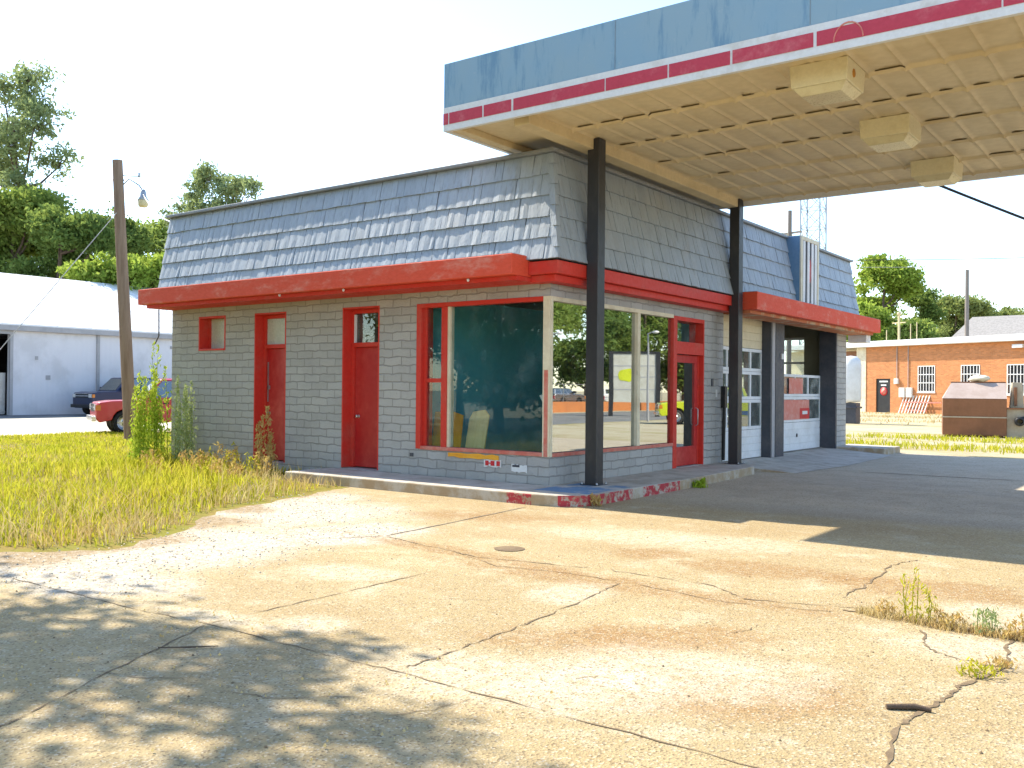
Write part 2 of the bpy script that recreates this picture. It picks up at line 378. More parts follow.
M['lid'] = paint('faded_brown_lid', (.44,.35,.30), .65, (.36,.27,.22), 1.5, .4, .7)
M['beige_metal'] = paint('beige_metal', (.45,.38,.27), .6, (.34,.26,.17), 2)
M['bag'] = paint('cream_plastic_bag', (.74,.66,.50), .45, (.62,.54,.38), 4)
M['bark'] = paint('bark', (.13,.095,.07), .9, (.085,.06,.045), 4, .4, .65, .6, 20, stretch=(2,2,.5), spec=.1)
M['tyre'] = paint('tyre_rubber', (.018,.018,.018), .85, (.028,.027,.026), 6)
M['rim'] = paint('alloy_rim', (.55,.55,.55), .3, metal=.85)
def carpaint(name, c, c2=None, coat=.6):
    t = NT(name); n = t.noise(t.pos(), 1.5, 3)
    return t.done(t.bsdf(t.mix(t.ramp(n,.4,.7), c, c2 or sheen(c,.9)), .28, 0, None, .5, Coat_Weight=coat, Coat_Roughness=.08))
M['car_blue'] = carpaint('navy_car_paint', (.008,.018,.065), None, .0)
M['car_red'] = carpaint('red_car_paint', (.52,.02,.028), (.56,.05,.05))
M['car_lime'] = carpaint('lime_car_paint', (.60,.66,.02))
M['car_deepblue'] = carpaint('blue_lower_paint', (.03,.10,.30))
M['car_glass'] = mat_glass('car_glass', (.16,.22,.22), .22)
M['lamp_glass'] = paint('headlamp_glass', (.75,.75,.72), .12, spec=.8)
M['amber'] = paint('amber_lens', (.65,.20,.02), .2, spec=.7)
M['chrome'] = paint('bright_bumper', (.70,.70,.70), .22, metal=.9)
M['sign_red'] = paint('red_sign_print', (.62,.025,.035), .5)
M['pink'] = paint('faded_pink_poster', (.66,.20,.15), .6, (.70,.33,.27), 6)
M['lime_blotch'] = paint('lime_paint_blotch', (.62,.66,.02), .6)
M['clay'] = paint('orange_clay_bank', (.46,.17,.055), .9, (.38,.14,.05), 1)
# foliage
M['grass'] = mat_leaf('green_yellow_grass', (.44,.44,.025), (.64,.55,.07), (.36,.41,.02), .5)
M['straw'] = mat_leaf('dead_straw', (.66,.50,.25), (.52,.33,.14), (.68,.57,.33), .35)
M['weed'] = mat_leaf('bright_weed_leaf', (.32,.46,.03), (.50,.56,.08), (.27,.43,.04), .45)
M['weed_grey'] = mat_leaf('grey_green_weed_leaf', (.34,.43,.18), (.44,.50,.25), (.30,.40,.15), .4)
M['dry_weed'] = mat_leaf('dried_weed_leaf', (.62,.45,.17), (.56,.33,.13), (.60,.50,.19), .4)
M['leaf_dark'] = mat_leaf('dark_tree_leaf', (.13,.21,.06), (.20,.28,.085), (.15,.23,.065), .5)
M['leaf_mid'] = mat_leaf('mid_tree_leaf', (.18,.27,.06), (.28,.355,.10), (.21,.30,.07), .52)
M['leaf_bright'] = mat_leaf('bright_tree_leaf', (.24,.36,.05), (.37,.46,.10), (.28,.39,.065), .52)
M['leaf_pale'] = mat_leaf('pale_tree_leaf', (.21,.26,.085), (.30,.34,.13), (.25,.30,.10), .38)
M['needle'] = mat_leaf('pine_needles', (.20,.27,.14), (.29,.34,.17), (.23,.30,.15), .45)

# ------------------------------------------------------------------ camera (solved from the photograph's vanishing points)
fpx, cx, cy = 938., 512., 384.
Lv = np.array([-750-cx, -(378-cy), -fpx]); Rv = np.array([1210-cx, -(396-cy), -fpx])
Lv /= np.linalg.norm(Lv); Rv /= np.linalg.norm(Rv)
X_, Y_ = -Lv, Rv; e_ = X_.dot(Y_); X_, Y_ = X_-e_/2*Y_, Y_-e_/2*X_
X_ /= np.linalg.norm(X_); Y_ /= np.linalg.norm(Y_); Z_ = np.cross(X_, Y_)
Rw = np.stack([X_, Y_, Z_])                       # world = Rw @ camera axes
CAM = Vector((8.2, -12.01, 1.64))
cam = bpy.data.cameras.new('camera'); camo = bpy.data.objects.new('camera', cam); COL.objects.link(camo)
camo.matrix_world = Matrix([[*Rw[0], CAM.x], [*Rw[1], CAM.y], [*Rw[2], CAM.z], [0,0,0,1]])
cam.sensor_width = 36; cam.lens = fpx/1024*36; cam.clip_start = .05; cam.clip_end = 3000
sc.camera = camo

# ------------------------------------------------------------------ light
SUN = Vector((-1.01, .05, 1.0)).normalized()     # direction towards the sun
elev = math.asin(SUN.z); azim = math.atan2(SUN.x, SUN.y)
w = bpy.data.worlds.new('World'); sc.world = w; w.use_nodes = True
wt = w.node_tree; bg = wt.nodes['Background']; sky = wt.nodes.new('ShaderNodeTexSky')
sky.sky_type = 'NISHITA'; sky.sun_disc = False; sky.sun_elevation = elev; sky.sun_rotation = azim
sky.air_density = 1.0; sky.dust_density = .35; sky.ozone_density = 1.0; sky.altitude = 60
wt.links.new(sky.outputs[0], bg.inputs[0]); bg.inputs[1].default_value = .15
sl = bpy.data.lights.new('sun', 'SUN'); sl.energy = 3.7; sl.angle = R(.53); sl.color = (1, .905, .74)
so = bpy.data.objects.new('sun', sl); COL.objects.link(so); so.rotation_euler = SUN.to_track_quat('Z','Y').to_euler(); so.location = (-20,0,30)
sc.view_settings.view_transform = 'Standard'; sc.view_settings.look = 'None'; sc.view_settings.gamma = 1
sc.view_settings.use_curve_mapping = False; sc.view_settings.exposure = 1.5
cy_ = sc.cycles; cy_.max_bounces = 8; cy_.transparent_max_bounces = 12; cy_.glossy_bounces = 4

# ------------------------------------------------------------------ ground, lot, walkway
def sheet(name, poly, z, m):
    mb = MB(); mb.add([(x,y,z) for x,y in poly], [tuple(range(len(poly)))]); return structure(mb.build(name, m))
def wiggle(pts, n, amp):
    out = []
    for (x0,y0),(x1,y1) in zip(pts, pts[1:]):
        L = math.hypot(x1-x0,y1-y0)
        for i in range(n):
            t = i/n; q = amp*(1 if 0 < i else .3); out.append((x0+(x1-x0)*t+random.uniform(-q,q), y0+(y1-y0)*t+random.uniform(-q,q)))
    out.append(pts[-1]); return out
sheet('ground', [(-600,-600),(600,-600),(600,900),(-600,900)], -.008, M['soil'])
lot_edge = wiggle([(-14,-30),(-6,-14),(-3.2,-9.6),(-1.6,-7.9),(-.6,-6.9),(-1.2,-5.6),(-2.3,-4.4),(-2.75,-2.8),(-3.0,-1.75),(-3.15,-1.22),(-4.9,-1.12)], 5, .12)
sheet('concrete_lot', lot_edge + [(-4.9,.1),(-.2,.1),(-.2,14.7),(1,14.9),(7,14.6),(14,15),(16.3,15),(16.3,-60),(-14,-60)], 0, M['lot'])
sheet('road', [(16.8,-150),(28.5,-150),(28.5,118),(16.8,118)], -.003, M['asphalt'])
sheet('gravel_lot', [(-44,-30),(-23.2,-30),(-22.4,2),(-23.2,6.2),(-24,14),(-25,60),(-44,60)], -.003, M['pale_lot'])
sheet('dark_strip', [(-44,-30),(-39.2,-30),(-39.2,60),(-44,60)], .002, M['asphalt'])  # darker strip of ground along the foot of the warehouse wall
sheet('turf_soil', [(-22.4,2),(-16,-8),(-14,-30)] + lot_edge + [(-4.9,.0),(-10.02,.0),(-10.02,8),(-23.2,6.2)], -.004, M['turf_soil'])
rub_poly = wiggle([(1.5,-7.9),(1.15,-6.4),(.75,-4.3),(-.6,-2.6),(-2.6,-1.9),(-3.3,-2.0),(-2.6,-3.6),(-1.6,-5.2),(-1.0,-6.6),(-1.2,-7.9),(.2,-8.5),(1.5,-7.9)], 7, .12)[:-1]
sheet('patch_lid', [(2.43+.16*math.cos(a*.39), -4.27+.16*math.sin(a*.39)) for a in range(16)], .006, M['crack'])

def ribbon(mb, pts, w, z, n=6, jit=.02, wj=.5):
    P = wiggle(pts, n, jit); 
    L = []; Rr = []
    for i,(x,y) in enumerate(P):
        x0,y0 = P[max(i-1,0)]; x1,y1 = P[min(i+1,len(P)-1)]
        d = math.hypot(x1-x0,y1-y0) or 1; nx,ny = -(y1-y0)/d, (x1-x0)/d
        ww = w*.27*random.choice((.12,.5,.8,1,1.25)) if wj > .45 else w*.3*random.uniform(1-wj,1+wj)
        if i in (0,len(P)-1): ww *= .2
        L.append((x+nx*ww,y+ny*ww,z)); Rr.append((x-nx*ww,y-ny*ww,z))
    k = len(P); mb.add(L+Rr, [(i,i+1,k+i+1,k+i) for i in range(k-1)])
cr = MB()
ribbon(cr, [(3.65,-10.07),(3.51,-9.74),(3.19,-9.14),(2.65,-8.05),(2.64,-7.02),(2.61,-5.7)], .022, .004, 10, .012)
ribbon(cr, [(-.4,-8.15),(.81,-8.13),(1.92,-8.11),(2.65,-8.05),(3.79,-8.05),(4.45,-8.03),(5.58,-8.05),(7.5,-8.1)], .02, .004, 10, .014)
ribbon(cr, [(4.41,-7.94),(4.43,-7.66),(4.4,-7.27),(4.36,-6.61),(4.26,-5.61),(4.18,-5.03)], .03, .004, 9, .02)
ribbon(cr, [(.86,-4.47),(2.45,-4.85),(3.73,-4.6),(4.81,-4.62),(5.26,-4.94),(6.17,-4.68)], .03, .004, 12, .018)
ribbon(cr, [(2.0,-4.7),(2.9,-5.1),(3.6,-4.95),(4.4,-5.0),(5.2,-5.15),(6.0,-4.9)], .018, .004, 8, .02)
ribbon(cr, [(5.85,-4.4),(5.86,-3.66),(5.77,-2.66),(5.9,-2.2)], .035, .004, 8, .03)
ribbon(cr, [(6.6,-5.1),(6.7,-5.4),(6.77,-5.57),(6.94,-5.69),(7.12,-5.74),(7.2,-5.7)], .035, .004, 6, .02)
ribbon(cr, [(7.17,-4.63),(7.14,-5.15),(7.23,-5.59),(7.18,-5.91),(7.09,-6.25),(7.08,-6.47),(7.02,-6.84),(6.98,-7.2),(7.1,-7.9)], .055, .004, 10, .014)
ribbon(cr, [(6.0,-4.85),(6.17,-4.78),(6.54,-4.85),(6.89,-4.93),(7.19,-4.95),(7.9,-5.0)], .10, .005, 8, .03)
ribbon(cr, [(2.4,7.89),(3.75,7.91),(5.39,8.02),(9,8.1)], .12, .005, 6, .02)
for x,y,a,l in ((5.0,-5.9,.3,.4),(5.6,-6.0,1.2,.35),(5.3,-7.5,.9,.4),(3.0,-9.1,.2,.7),(3.9,-8.9,.35,.8),(1.6,-8.6,.3,.6),(4.9,-8.6,1.0,.5),(3.4,-6.4,.4,.5)):
    ribbon(cr, [(x,y),(x+l*.5*math.cos(a),y+l*.5*math.sin(a)),(x+l*math.cos(a+.2),y+l*math.sin(a+.2))], .012, .004, 5, .02)
structure(cr.build('pavement_cracks', M['crack']))
jn = MB()
ribbon(jn, [(.86,-4.47),(.77,-3.44),(.54,-1.35)], .045, .0045, 8, .008, .3)
ribbon(jn, [(.35,-5.26),(.86,-4.47)], .03, .0045, 6, .012)
ribbon(jn, [(1.2,4.0),(9,4.2)], .03, .0045, 8, .01)
structure(jn.build('pavement_joints', M['joint']))

wk = MB()
wk_poly = [(-4.9,-1.1),(.5,-1.12),(.85,-1.05),(1.08,-.85),(1.2,-.5),(1.19,.6),(1.16,2.2),(1.04,4.3),(.94,5.85),(.8,6.15),(.55,6.35),(-.02,6.4),(-.02,-.02),(-4.9,-.02)]
wk.prism(wk_poly, -.05, .16); structure(wk.build('walkway', M['walk'], bevel=.018))
ap = MB()   # sloped concrete apron into the two bays
ap.add([(-.45,6.41,.115),(-.02,6.41,.115),(1.5,6.6,.006),(1.7,9.5,.006),(1.5,13.8,.006),(-.02,13.85,.115),(-.45,13.85,.115),(-.02,9.6,.115),(-.45,6.41,-.01),(-.02,6.41,-.01),(1.5,6.6,-.01),(1.5,13.8,-.01),(-.02,13.85,-.01)],
       [(0,1,7),(1,2,3,7),(7,3,4,5),(0,7,5,6),(0,8,9,1),(1,9,10,2),(5,4,11,12)])
structure(ap.build('garage_apron', M['walk']))
ks = MB(); ks.prism([(-.1,13.9),(1.3,13.8),(1.35,15.2),(-.1,15.5)], -.05, .17); structure(ks.build('kerb_slab', M['walk'], bevel=.02))

# loose stones and chips, too many to count
def stones(name, n, polyf, smin, smax, m):
    V = []; F = []
    for i in range(n):
        x, y = polyf(); s = random.uniform(smin, smax)**1; a = random.random()*6.28
        b = len(V); k = 5
        for j in range(k): V.append((x+s*math.cos(a+j*1.2566)*random.uniform(.7,1.2), y+s*math.sin(a+j*1.2566)*random.uniform(.6,1.1), .002))
        V.append((x+s*.2, y, s*random.uniform(.5,.9)+.004))
        for j in range(k): F.append((b+j, b+(j+1)%k, b+k))
    o = npmesh(name, np.array(V), np.array(F), m); tag(o, kind='stuff'); return o
def in_rub():
    while True:
        x = random.uniform(-3.3,1.5); y = random.uniform(-8.3,-1.9)
        c = False; j = len(rub_poly)-1
        for i in range(len(rub_poly)):
            xi,yi = rub_poly[i]; xj,yj = rub_poly[j]
            if (yi > y) != (yj > y) and x < (xj-xi)*(y-yi)/(yj-yi)+xi: c = not c
            j = i
        if c: return x, y
stones('gravel_chips', 1100, lambda: (lambda q: (q[0]+random.gauss(0,.18), q[1]+random.gauss(0,.18)))(in_rub()), .005, .016, M['rubble'])
stones('pavement_debris', 170, lambda: (random.uniform(.5,8), random.uniform(-9.5,-1.5)), .003, .011, M['crack'])

# ------------------------------------------------------------------ the service station
st = thing('service_station', 'grey painted block service station with blue grey mansard roof and red trim', 'building')
def wall_cells(mb, axis, p0, p1, u0, u1, z0, z1, holes):
    """solid wall of thickness p0..p1 with rectangular holes, only the outer faces"""
    us = sorted({u0,u1,*[h[0] for h in holes],*[h[1] for h in holes]}); zs = sorted({z0,z1,*[h[2] for h in holes],*[h[3] for h in holes]})
    us = [u for u in us if u0 <= u <= u1]; zs = [z for z in zs if z0 <= z <= z1]
    def solid(i,k):
        if i < 0 or k < 0 or i >= len(us)-1 or k >= len(zs)-1: return False
        u = (us[i]+us[i+1])/2; z = (zs[k]+zs[k+1])/2
        return not any(h[0] < u < h[1] and h[2] < z < h[3] for h in holes)
    P = (lambda u,p,z:(u,p,z)) if axis == 'x' else (lambda u,p,z:(p,u,z))
    for i in range(len(us)-1):
        for k in range(len(zs)-1):
            if not solid(i,k): continue
            a,b,c,d = us[i],us[i+1],zs[k],zs[k+1]
            mb.quad(P(a,p0,c),P(b,p0,c),P(b,p0,d),P(a,p0,d)); mb.quad(P(a,p1,c),P(b,p1,c),P(b,p1,d),P(a,p1,d))
            if not solid(i-1,k): mb.quad(P(a,p0,c),P(a,p1,c),P(a,p1,d),P(a,p0,d))
            if not solid(i+1,k): mb.quad(P(b,p0,c),P(b,p1,c),P(b,p1,d),P(b,p0,d))
            if not solid(i,k-1): mb.quad(P(a,p0,c),P(b,p0,c),P(b,p1,c),P(a,p1,c))
            if not solid(i,k+1): mb.quad(P(a,p0,d),P(b,p0,d),P(b,p1,d),P(a,p1,d))
wb = MB()
wall_cells(wb, 'x', 0, .32, -10, 0, -.05, 3.72, [(-9.04,-8.12,2.4,3.12),(-7.18,-6.22,.17,3.12),(-4.64,-3.69,.17,3.12),(-2.79,0,.61,3.1)])
wall_cells(wb, 'y', -.32, 0, .323, 14.75, -.05, 3.72, [(.323,4.17,.61,3.1),(4.25,5.5,.17,3.08),(6.44,9.15,-.05,3.36),(9.9,13.85,-.05,3.36)])
wall_cells(wb, 'y', -10, -9.68, .323, 14.75, -.05, 3.72, [(11.6,14.0,1.0,2.9)])
wall_cells(wb, 'x', 14.43, 14.75, -9.677, -.323, -.05, 3.72, [(-2.35,-1.05,1.75,3.2)])
wb.build('wall', M['brick'], st)
# inside
fl = MB(); fl.box(-9.6,-.34,.34,14.4,-.04,.14); fl.build('floor', M['room_floor'], st)
pt = MB(); pt.box(-3.15,-3.05,.325,6.3,.141,3.3); pt.box(-3.05,-.325,6.3,6.4,.141,3.3); pt.build('partition', M['teal_wall'], st)
pt = MB(); pt.box(-9.67,-.325,6.55,6.65,.141,3.5); pt.box(-5.2,-5.1,6.66,14.42,.141,3.5) if False else None; pt.build('bay_partition', M['room_white'], st)
pt = MB(); wall_cells(pt, 'x', 14.32, 14.4, -9.67, -.45, .141, 3.55, [(-2.35,-1.05,1.75,3.2)]); pt.build('bay_lining', M['olive'], st)
ew = bpy.data.objects.new('end_window', None); COL.objects.link(ew); ew.parent = st
q = MB()
for a,b,c,d in ((-2.35,-1.05,1.75,1.81),(-2.35,-1.05,3.14,3.2),(-2.35,-2.29,1.81,3.14),(-1.11,-1.05,1.81,3.14),(-2.29,-1.11,2.45,2.51)): q.box(a,b,14.5,14.6,c,d)
q.build('frame', M['white'], ew); q = MB(); q.box(-2.29,-1.11,14.55,14.556,1.81,3.14); q.build('pane', M['glass_clear'], ew)
cl = MB(); cl.box(-9.9,-.1,.1,14.65,3.725,5.2); cl.box(-9.66,-.33,.33,14.42,3.6,3.72); cl.build('ceiling', M['room_white'], st)
# window of the rear wall of the bays, seen through the open garage door
rw = thing('bay_rear', None, None); rw.parent = st; rw.name = 'rear_window'
f = MB()
for a,b,c,d in ((11.6,14.0,1.0,1.07),(11.6,14.0,2.83,2.9),(11.6,11.67,1.07,2.83),(13.93,14.0,1.07,2.83),(12.76,12.84,1.07,2.83),(11.67,12.76,1.9,1.96),(12.84,13.93,1.9,1.96)): f.box(-9.9,-9.8,a,b,c,d)
f.build('frame', M['white'], rw); g = MB(); g.box(-9.86,-9.85,11.67,13.93,1.07,2.83); g.build('pane', M['glass_clear'], rw)

# ---- mansard roof
zb, zt = 3.62, 5.31
def outz(z):
    k = (z-zb)/(zt-zb); return .05 + .30*(1-k)**1.12
core = MB()
lv = [zb, 3.9, 4.3, 4.8, zt]
rings = []
for z in lv:
    o = outz(z)-.02; rings.append([(-10.03,-o,z),(o,-o,z),(o,14.85,z),(-10.03,14.85,z)])
vs = [p for r in rings for p in r]
fs = [(i*4+k,i*4+(k+1)%4,(i+1)*4+(k+1)%4,(i+1)*4+k) for i in range(len(lv)-1) for k in range(4)] + [(3,2,1,0), tuple(4*(len(lv)-1)+k for k in range(4))]
core.add(vs, fs); mroof = core.build('mansard_roof', M['shake_core'], st)
def shakes(face):
    mb = MB(); n = 5; h = (zt-zb-.01)/n
    for c in range(n):
        z0 = zb+.005 + c*h; z1 = z0 + h*1.03
        z1 = min(z1, zt-.005)
        u = -10.05 if face == 'L' else -outz(z0)-.02
        end = outz(z0)+.0 if face == 'L' else 14.87
        while u < end-.01:
            wd = random.uniform(.15,.27) if random.random() < .7 else random.uniform(.09,.14)
            if end-u-wd < .09: wd = end-u
            b = .028 + random.uniform(-.005,.010); tp = .004; dz = random.uniform(-.006,.004)
            du = random.uniform(-.012,.012)
            a0, a1 = u+.003, u+wd-.003
            t0, t1 = a0+du, a1+du
            if face == 'L':
                lim = outz(z1)+.004
                t0 = min(max(t0,-10.045), lim-.01); t1 = min(t1, lim); 
                P = lambda q,o,z:(q,-o,z)
            else:
                lim = -outz(z1)-.004
                t0 = max(t0, lim); t1 = max(t1, lim+.01); t1 = min(t1,14.86)
                P = lambda q,o,z:(o,q,z)
            o0 = outz(z0); o1 = outz(z1); th = .016
            # rounded shake: left edge, crown, right edge
            cr_ = random.uniform(.0,.010); am = (a0+a1)/2; tm = (t0+t1)/2
            bt = [P(a0,o0+b,z0+dz), P(am,o0+b+cr_,z0+dz+.002), P(a1,o0+b,z0+dz), P(a1,o0+b-th-.012,z0+dz), P(a0,o0+b-th-.012,z0+dz)]
            top = [P(t0,o1+tp,z1), P(tm,o1+tp+cr_*.5,z1), P(t1,o1+tp,z1), P(t1,o1-.004,z1), P(t0,o1-.004,z1)]
            mb.add(bt+top, [(0,1,6,5),(1,2,7,6),(2,3,8,7),(3,4,9,8),(4,0,5,9),(4,3,2,1,0),(5,6,7,8,9)])
            u += wd
    return mb
shakes('L').build('shingles', M['shake'], mroof)
shakes('R').build('shingles', M['shake'], mroof)
hp = MB()
hz = [zb+.01+i*(zt-zb-.02)/10 for i in range(11)]
for i in range(10):
    a, b = hz[i], hz[i+1]; oa = outz(a)+.030+.012*((10-i)%2); ob = outz(b)+.016+.012*((10-i)%2)
    hp.add([(oa-.10,-oa-.004,a),(oa,-oa,a),(oa+.004,-oa+.10,a),(ob-.10,-ob-.004,b),(ob,-ob,b),(ob+.004,-ob+.10,b),(oa-.05,-oa+.05,a),(ob-.05,-ob+.05,b)],
           [(0,1,4,3),(1,2,5,4),(2,6,7,5),(6,0,3,7),(0,6,2,1),(3,4,5,7)])
hp.build('hip_cap', M['shake'], mroof)
cp = MB()
for a in (MB(),):
    cp.box(-10.08,.13,-.14,-.0,5.31,5.37); cp.box(0.0,.13,.003,14.9,5.31,5.37); cp.box(-10.08,-9.95,.003,14.9,5.31,5.37); cp.box(-9.947,-.003,14.77,14.9,5.31,5.37)
cp.build('roof_cap', M['cap'], st, bevel=.012)

# ---- red ledges and trim
lg = MB(); lg.box(-10.13,-.2,-.75,-.03,3.37,3.69); lg.build('ledge', M['red_ledge'], st, bevel=.012)
MB().box(-10.10,-.23,-.72,-.33,3.692,3.70).build('ledge_bounce_cover', M['cap'], st); MB().box(.33,.73,6.42,15.3,3.702,3.71).build('ledge_bounce_cover', M['cap'], st)  # unseen grey sheets added to keep red bounce off the shingles
ln = MB(); ln.box(-10.0,-.2,-.62,-.001,3.30,3.366); ln.build('ledge_soffit', M['red'], st)
tr = MB()
tr.box(-.197,.34,-.33,-.003,3.40,3.60); tr.box(.001,.34,.0,6.38,3.40,3.60); tr.box(-.197,.25,-.25,-.006,3.29,3.397); tr.box(.003,.25,-.003,6.38,3.29,3.397)
tr.build('red_trim', M['red'], st, bevel=.008)
l2 = MB(); l2.box(.02,.76,6.39,15.36,3.33,3.70); l2.build('bay_ledge', M['red_ledge'], st, bevel=.012)
l3 = MB(); l3.box(.003,.60,6.42,15.2,3.26,3.326); l3.build('bay_ledge_soffit', paint('peeling_soffit', (.50,.16,.07), .7, (.52,.40,.26), 2.5, .5, .6), st)
l4 = MB(); l4.box(.0,.5,14.9,15.3,3.05,3.255); l4.build('peeling_board', M['white'], st)
# bare bulbs or nail heads hanging under the left ledge
for x in (-5.6,-3.9,-1.1):
    q = MB(); q.lathe([(.0,0),(.02,-.005),(.024,-.03),(.012,-.05),(0,-.052)], (x,-.68,3.37), 10); q.build('bulb_holder', M['white'], st)

# ---- left wall: small window, two toilet doors
def side_door(x0, x1, z0, z1, zt_, glassmat, knob):
    d = bpy.data.objects.new('restroom_door', None); COL.objects.link(d); d.parent = st
    fr = MB(); t_ = .07
    fr.box(x0,x0+.03,-.006,.30,z0,z1); fr.box(x1-.03,x1,-.006,.30,z0,z1); fr.box(x0+.03,x1-.03,-.006,.30,z1-.03,z1)
    fr.box(x0+.03,x0+.03+t_,.2,.295,z0,z1-.03); fr.box(x1-.03-t_,x1-.03,.2,.295,z0,z1-.03); fr.box(x0+.1,x1-.1,.2,.295,z1-.1,z1-.03)
    fr.box(x0+.1,x1-.1,.17,.295,zt_,zt_+.08)
    fr.build('frame', M['red'], d, bevel=.004)
    lf = MB(); lf.box(x0+.103,x1-.103,.245,.285,z0+.012,zt_-.004); lf.build('door_leaf', M['red_door'], d, bevel=.003)
    g = MB(); g.box(x0+.103,x1-.103,.24,.25,zt_+.083,z1-.103); g.build('transom', glassmat, d)
    k = MB(); k.lathe([(.0,-.07),(.03,-.065),(.034,-.045),(.014,-.03),(.014,0),(.035,.002)], (x0+.19,.243,1.12), 12, 'y'); k.build('handle', M['grime'], d)
    if knob:
        s = MB(); s.box(x0+.135,x0+.155,.225,.244,1.35,2.15); s.box(x0+.13,x0+.20,.225,.244,1.6,1.68); s.build('security_bar', M['steel'], d)
    return d
side_door(-7.18,-6.22,.18,3.12,2.42,M['frosted'],True)
d2 = side_door(-4.64,-3.69,.18,3.12,2.40,M['glass_clear'],False)
q = MB(); q.box(-4.53,-4.50,.19,.236,2.48,3.0); q.build('white_bead', M['white'], d2)
sw = bpy.data.objects.new('small_window', None); COL.objects.link(sw); sw.parent = st
f = MB(); f.box(-9.04,-9.0,-.006,.3,2.4,3.12); f.box(-8.16,-8.12,-.006,.3,2.4,3.12); f.box(-9.0,-8.16,-.006,.3,3.08,3.12); f.box(-9.0,-8.16,-.02,.3,2.4,2.44)
f.box(-9.0,-8.93,.2,.29,2.44,3.08); f.box(-8.23,-8.16,.2,.29,2.44,3.08)
f.build('frame', M['red'], sw, bevel=.004)
g = MB(); g.box(-8.93,-8.23,.24,.25,2.44,3.08); g.build('pane', M['frosted'], sw)

# ---- corner shop window
cw = bpy.data.objects.new('shop_window', None); COL.objects.link(cw); cw.parent = st
f = MB()
f.box(-2.79,-2.68,-.012,.30,.61,3.1); f.box(-2.68,-.132,-.012,.16,3.03,3.1)
f.box(-2.68,-2.62,.06,.16,.66,3.03); f.box(-2.62,-2.24,.06,.16,1.75,1.82); f.box(-2.24,-2.12,.01,.17,.66,3.03)
f.build('red_frame', M['red'], cw, bevel=.005)
f = MB(); f.box(-2.68,-.132,-.014,.17,.60,.66); f.box(-.012,.016,.062,4.148,.595,.655); f.build('sill', M['faded_red'], cw, bevel=.005)
f = MB(); f.box(-2.12,-2.07,.03,.15,.66,3.03); f.box(-.16,-.13,.03,.13,.66,3.03)
f.box(-.13,.0,-.014,.015,1.95,3.1); f.box(-.01,.014,.0155,.06,1.95,3.1) 
f.box(-.13,-.105,-.014,.015,.6,1.947); f.box(-.03,.0,-.014,.015,.6,1.947); f.box(-.012,.014,.0155,.06,.6,1.947)
f.box(-.13,.012,.062,4.148,3.03,3.1); f.box(-.10,.0,1.36,1.44,.655,3.03); f.box(-.11,.012,2.75,2.85,.655,3.03)
f.build('cream_frame', M['cream'], cw, bevel=.004)
f = MB(); f.box(-.105,-.03,-.012,.0135,.6,1.947); f.build('corner_post', M['faded_red'], cw)
f = MB(); f.box(-.125,-.02,.017,.058,.6,3.1); f.build('corner_core', M['cream'], cw)
g = MB(); g.box(-2.62,-2.24,.10,.108,1.82,3.03); g.build('pane', M['glass_teal'], cw)
g = MB(); g.box(-2.62,-2.24,.10,.108,.66,1.75); g.build('pane', M['glass_teal'], cw)
g = MB(); g.box(-2.07,-.16,.08,.088,.66,3.03); g.build('pane', M['glass_teal'], cw)
for a, b in ((.062,1.36),(1.44,2.75),(2.85,4.13)):
    g = MB(); g.box(-.06,-.052,a,b,.655,3.03); g.build('pane', M['glass_mirror'], cw)
# paint scraps on the low wall under the window
for nm, m, x0, x1, za, zb2 in (('orange_strip','orange',-2.05,-.98,.505,.575),('white_scrap','white',-1.28,-.93,.39,.50),('white_scrap','white',-.72,-.42,.335,.45)):
    pz = MB(); P = []
    for i in range(9): P.append((x0+(x1-x0)*i/8, za+random.uniform(-.012,.012)))
    for i in range(9): P.append((x1-(x1-x0)*i/8, zb2+random.uniform(-.012,.012)))
    pz.prism(P, -.013, -.004, 'y'); pz.build(nm, M[m], st)
pz = MB()
for i,(xa,xb) in enumerate(((-1.25,-1.18),(-1.14,-1.06),(-1.02,-.95))): pz.box(xa,xb,-.016,-.0135,.405,.485); pz.box(xa+.02,xb-.02,-.018,-.0165,.42,.44)
pz.box(-1.18,-1.14,-.016,-.0135,.435,.455)
pz.build('red_scrap', M['sign_red'], st)
for bx in ((-.70,-.56,-.016,-.0135,.41,.445),(-2.92,-2.84,-.012,-.004,.47,.53)): MB().box(*bx).build('dark_scrap', M['dark_paint'], st)

# ---- red glass entrance door
gd = bpy.data.objects.new('entrance_door', None); COL.objects.link(gd); gd.parent = st
f = MB()
f.box(-.31,.012,4.15,4.30,.165,3.08); f.box(-.31,.012,5.46,5.5,.165,3.08); f.box(-.31,.012,4.30,5.46,3.0,3.08); f.box(-.15,.010,4.30,5.46,2.36,2.60)
f.box(-.31,-.08,4.30,4.36,.165,2.36); f.box(-.31,-.08,5.40,5.46,.165,2.36)
f.build('frame', M['red'], gd, bevel=.005)
f = MB(); f.box(-.14,-.09,4.36,4.46,.18,2.35); f.box(-.14,-.09,5.28,5.40,.18,2.35); f.box(-.14,-.09,4.46,5.28,.18,.55); f.box(-.14,-.09,4.46,5.28,2.2,2.35); f.build('door_leaf', M['red_door'], gd, bevel=.004)
g = MB(); g.box(-.118,-.112,4.46,5.28,.55,2.2); g.build('pane', M['glass_mirror'], gd)
g = MB(); g.box(-.148,-.142,4.36,5.40,2.60,3.0); g.build('transom', M['glass_teal'], gd)
h = MB(); h.tube([(-.09,5.33,.95),(-.04,5.33,.98),(-.04,5.33,1.28),(-.09,5.33,1.31)], .010, 8); h.build('handle', M['steel'], gd)
pz = MB(); pz.box(.0,.02,5.85,5.93,1.75,1.9); pz.build('switch_box', M['dark_paint'], st)
pz = MB(); pz.box(.0,.012,6.08,6.14,1.52,1.68); pz.build('switch_plate', M['white'], st)

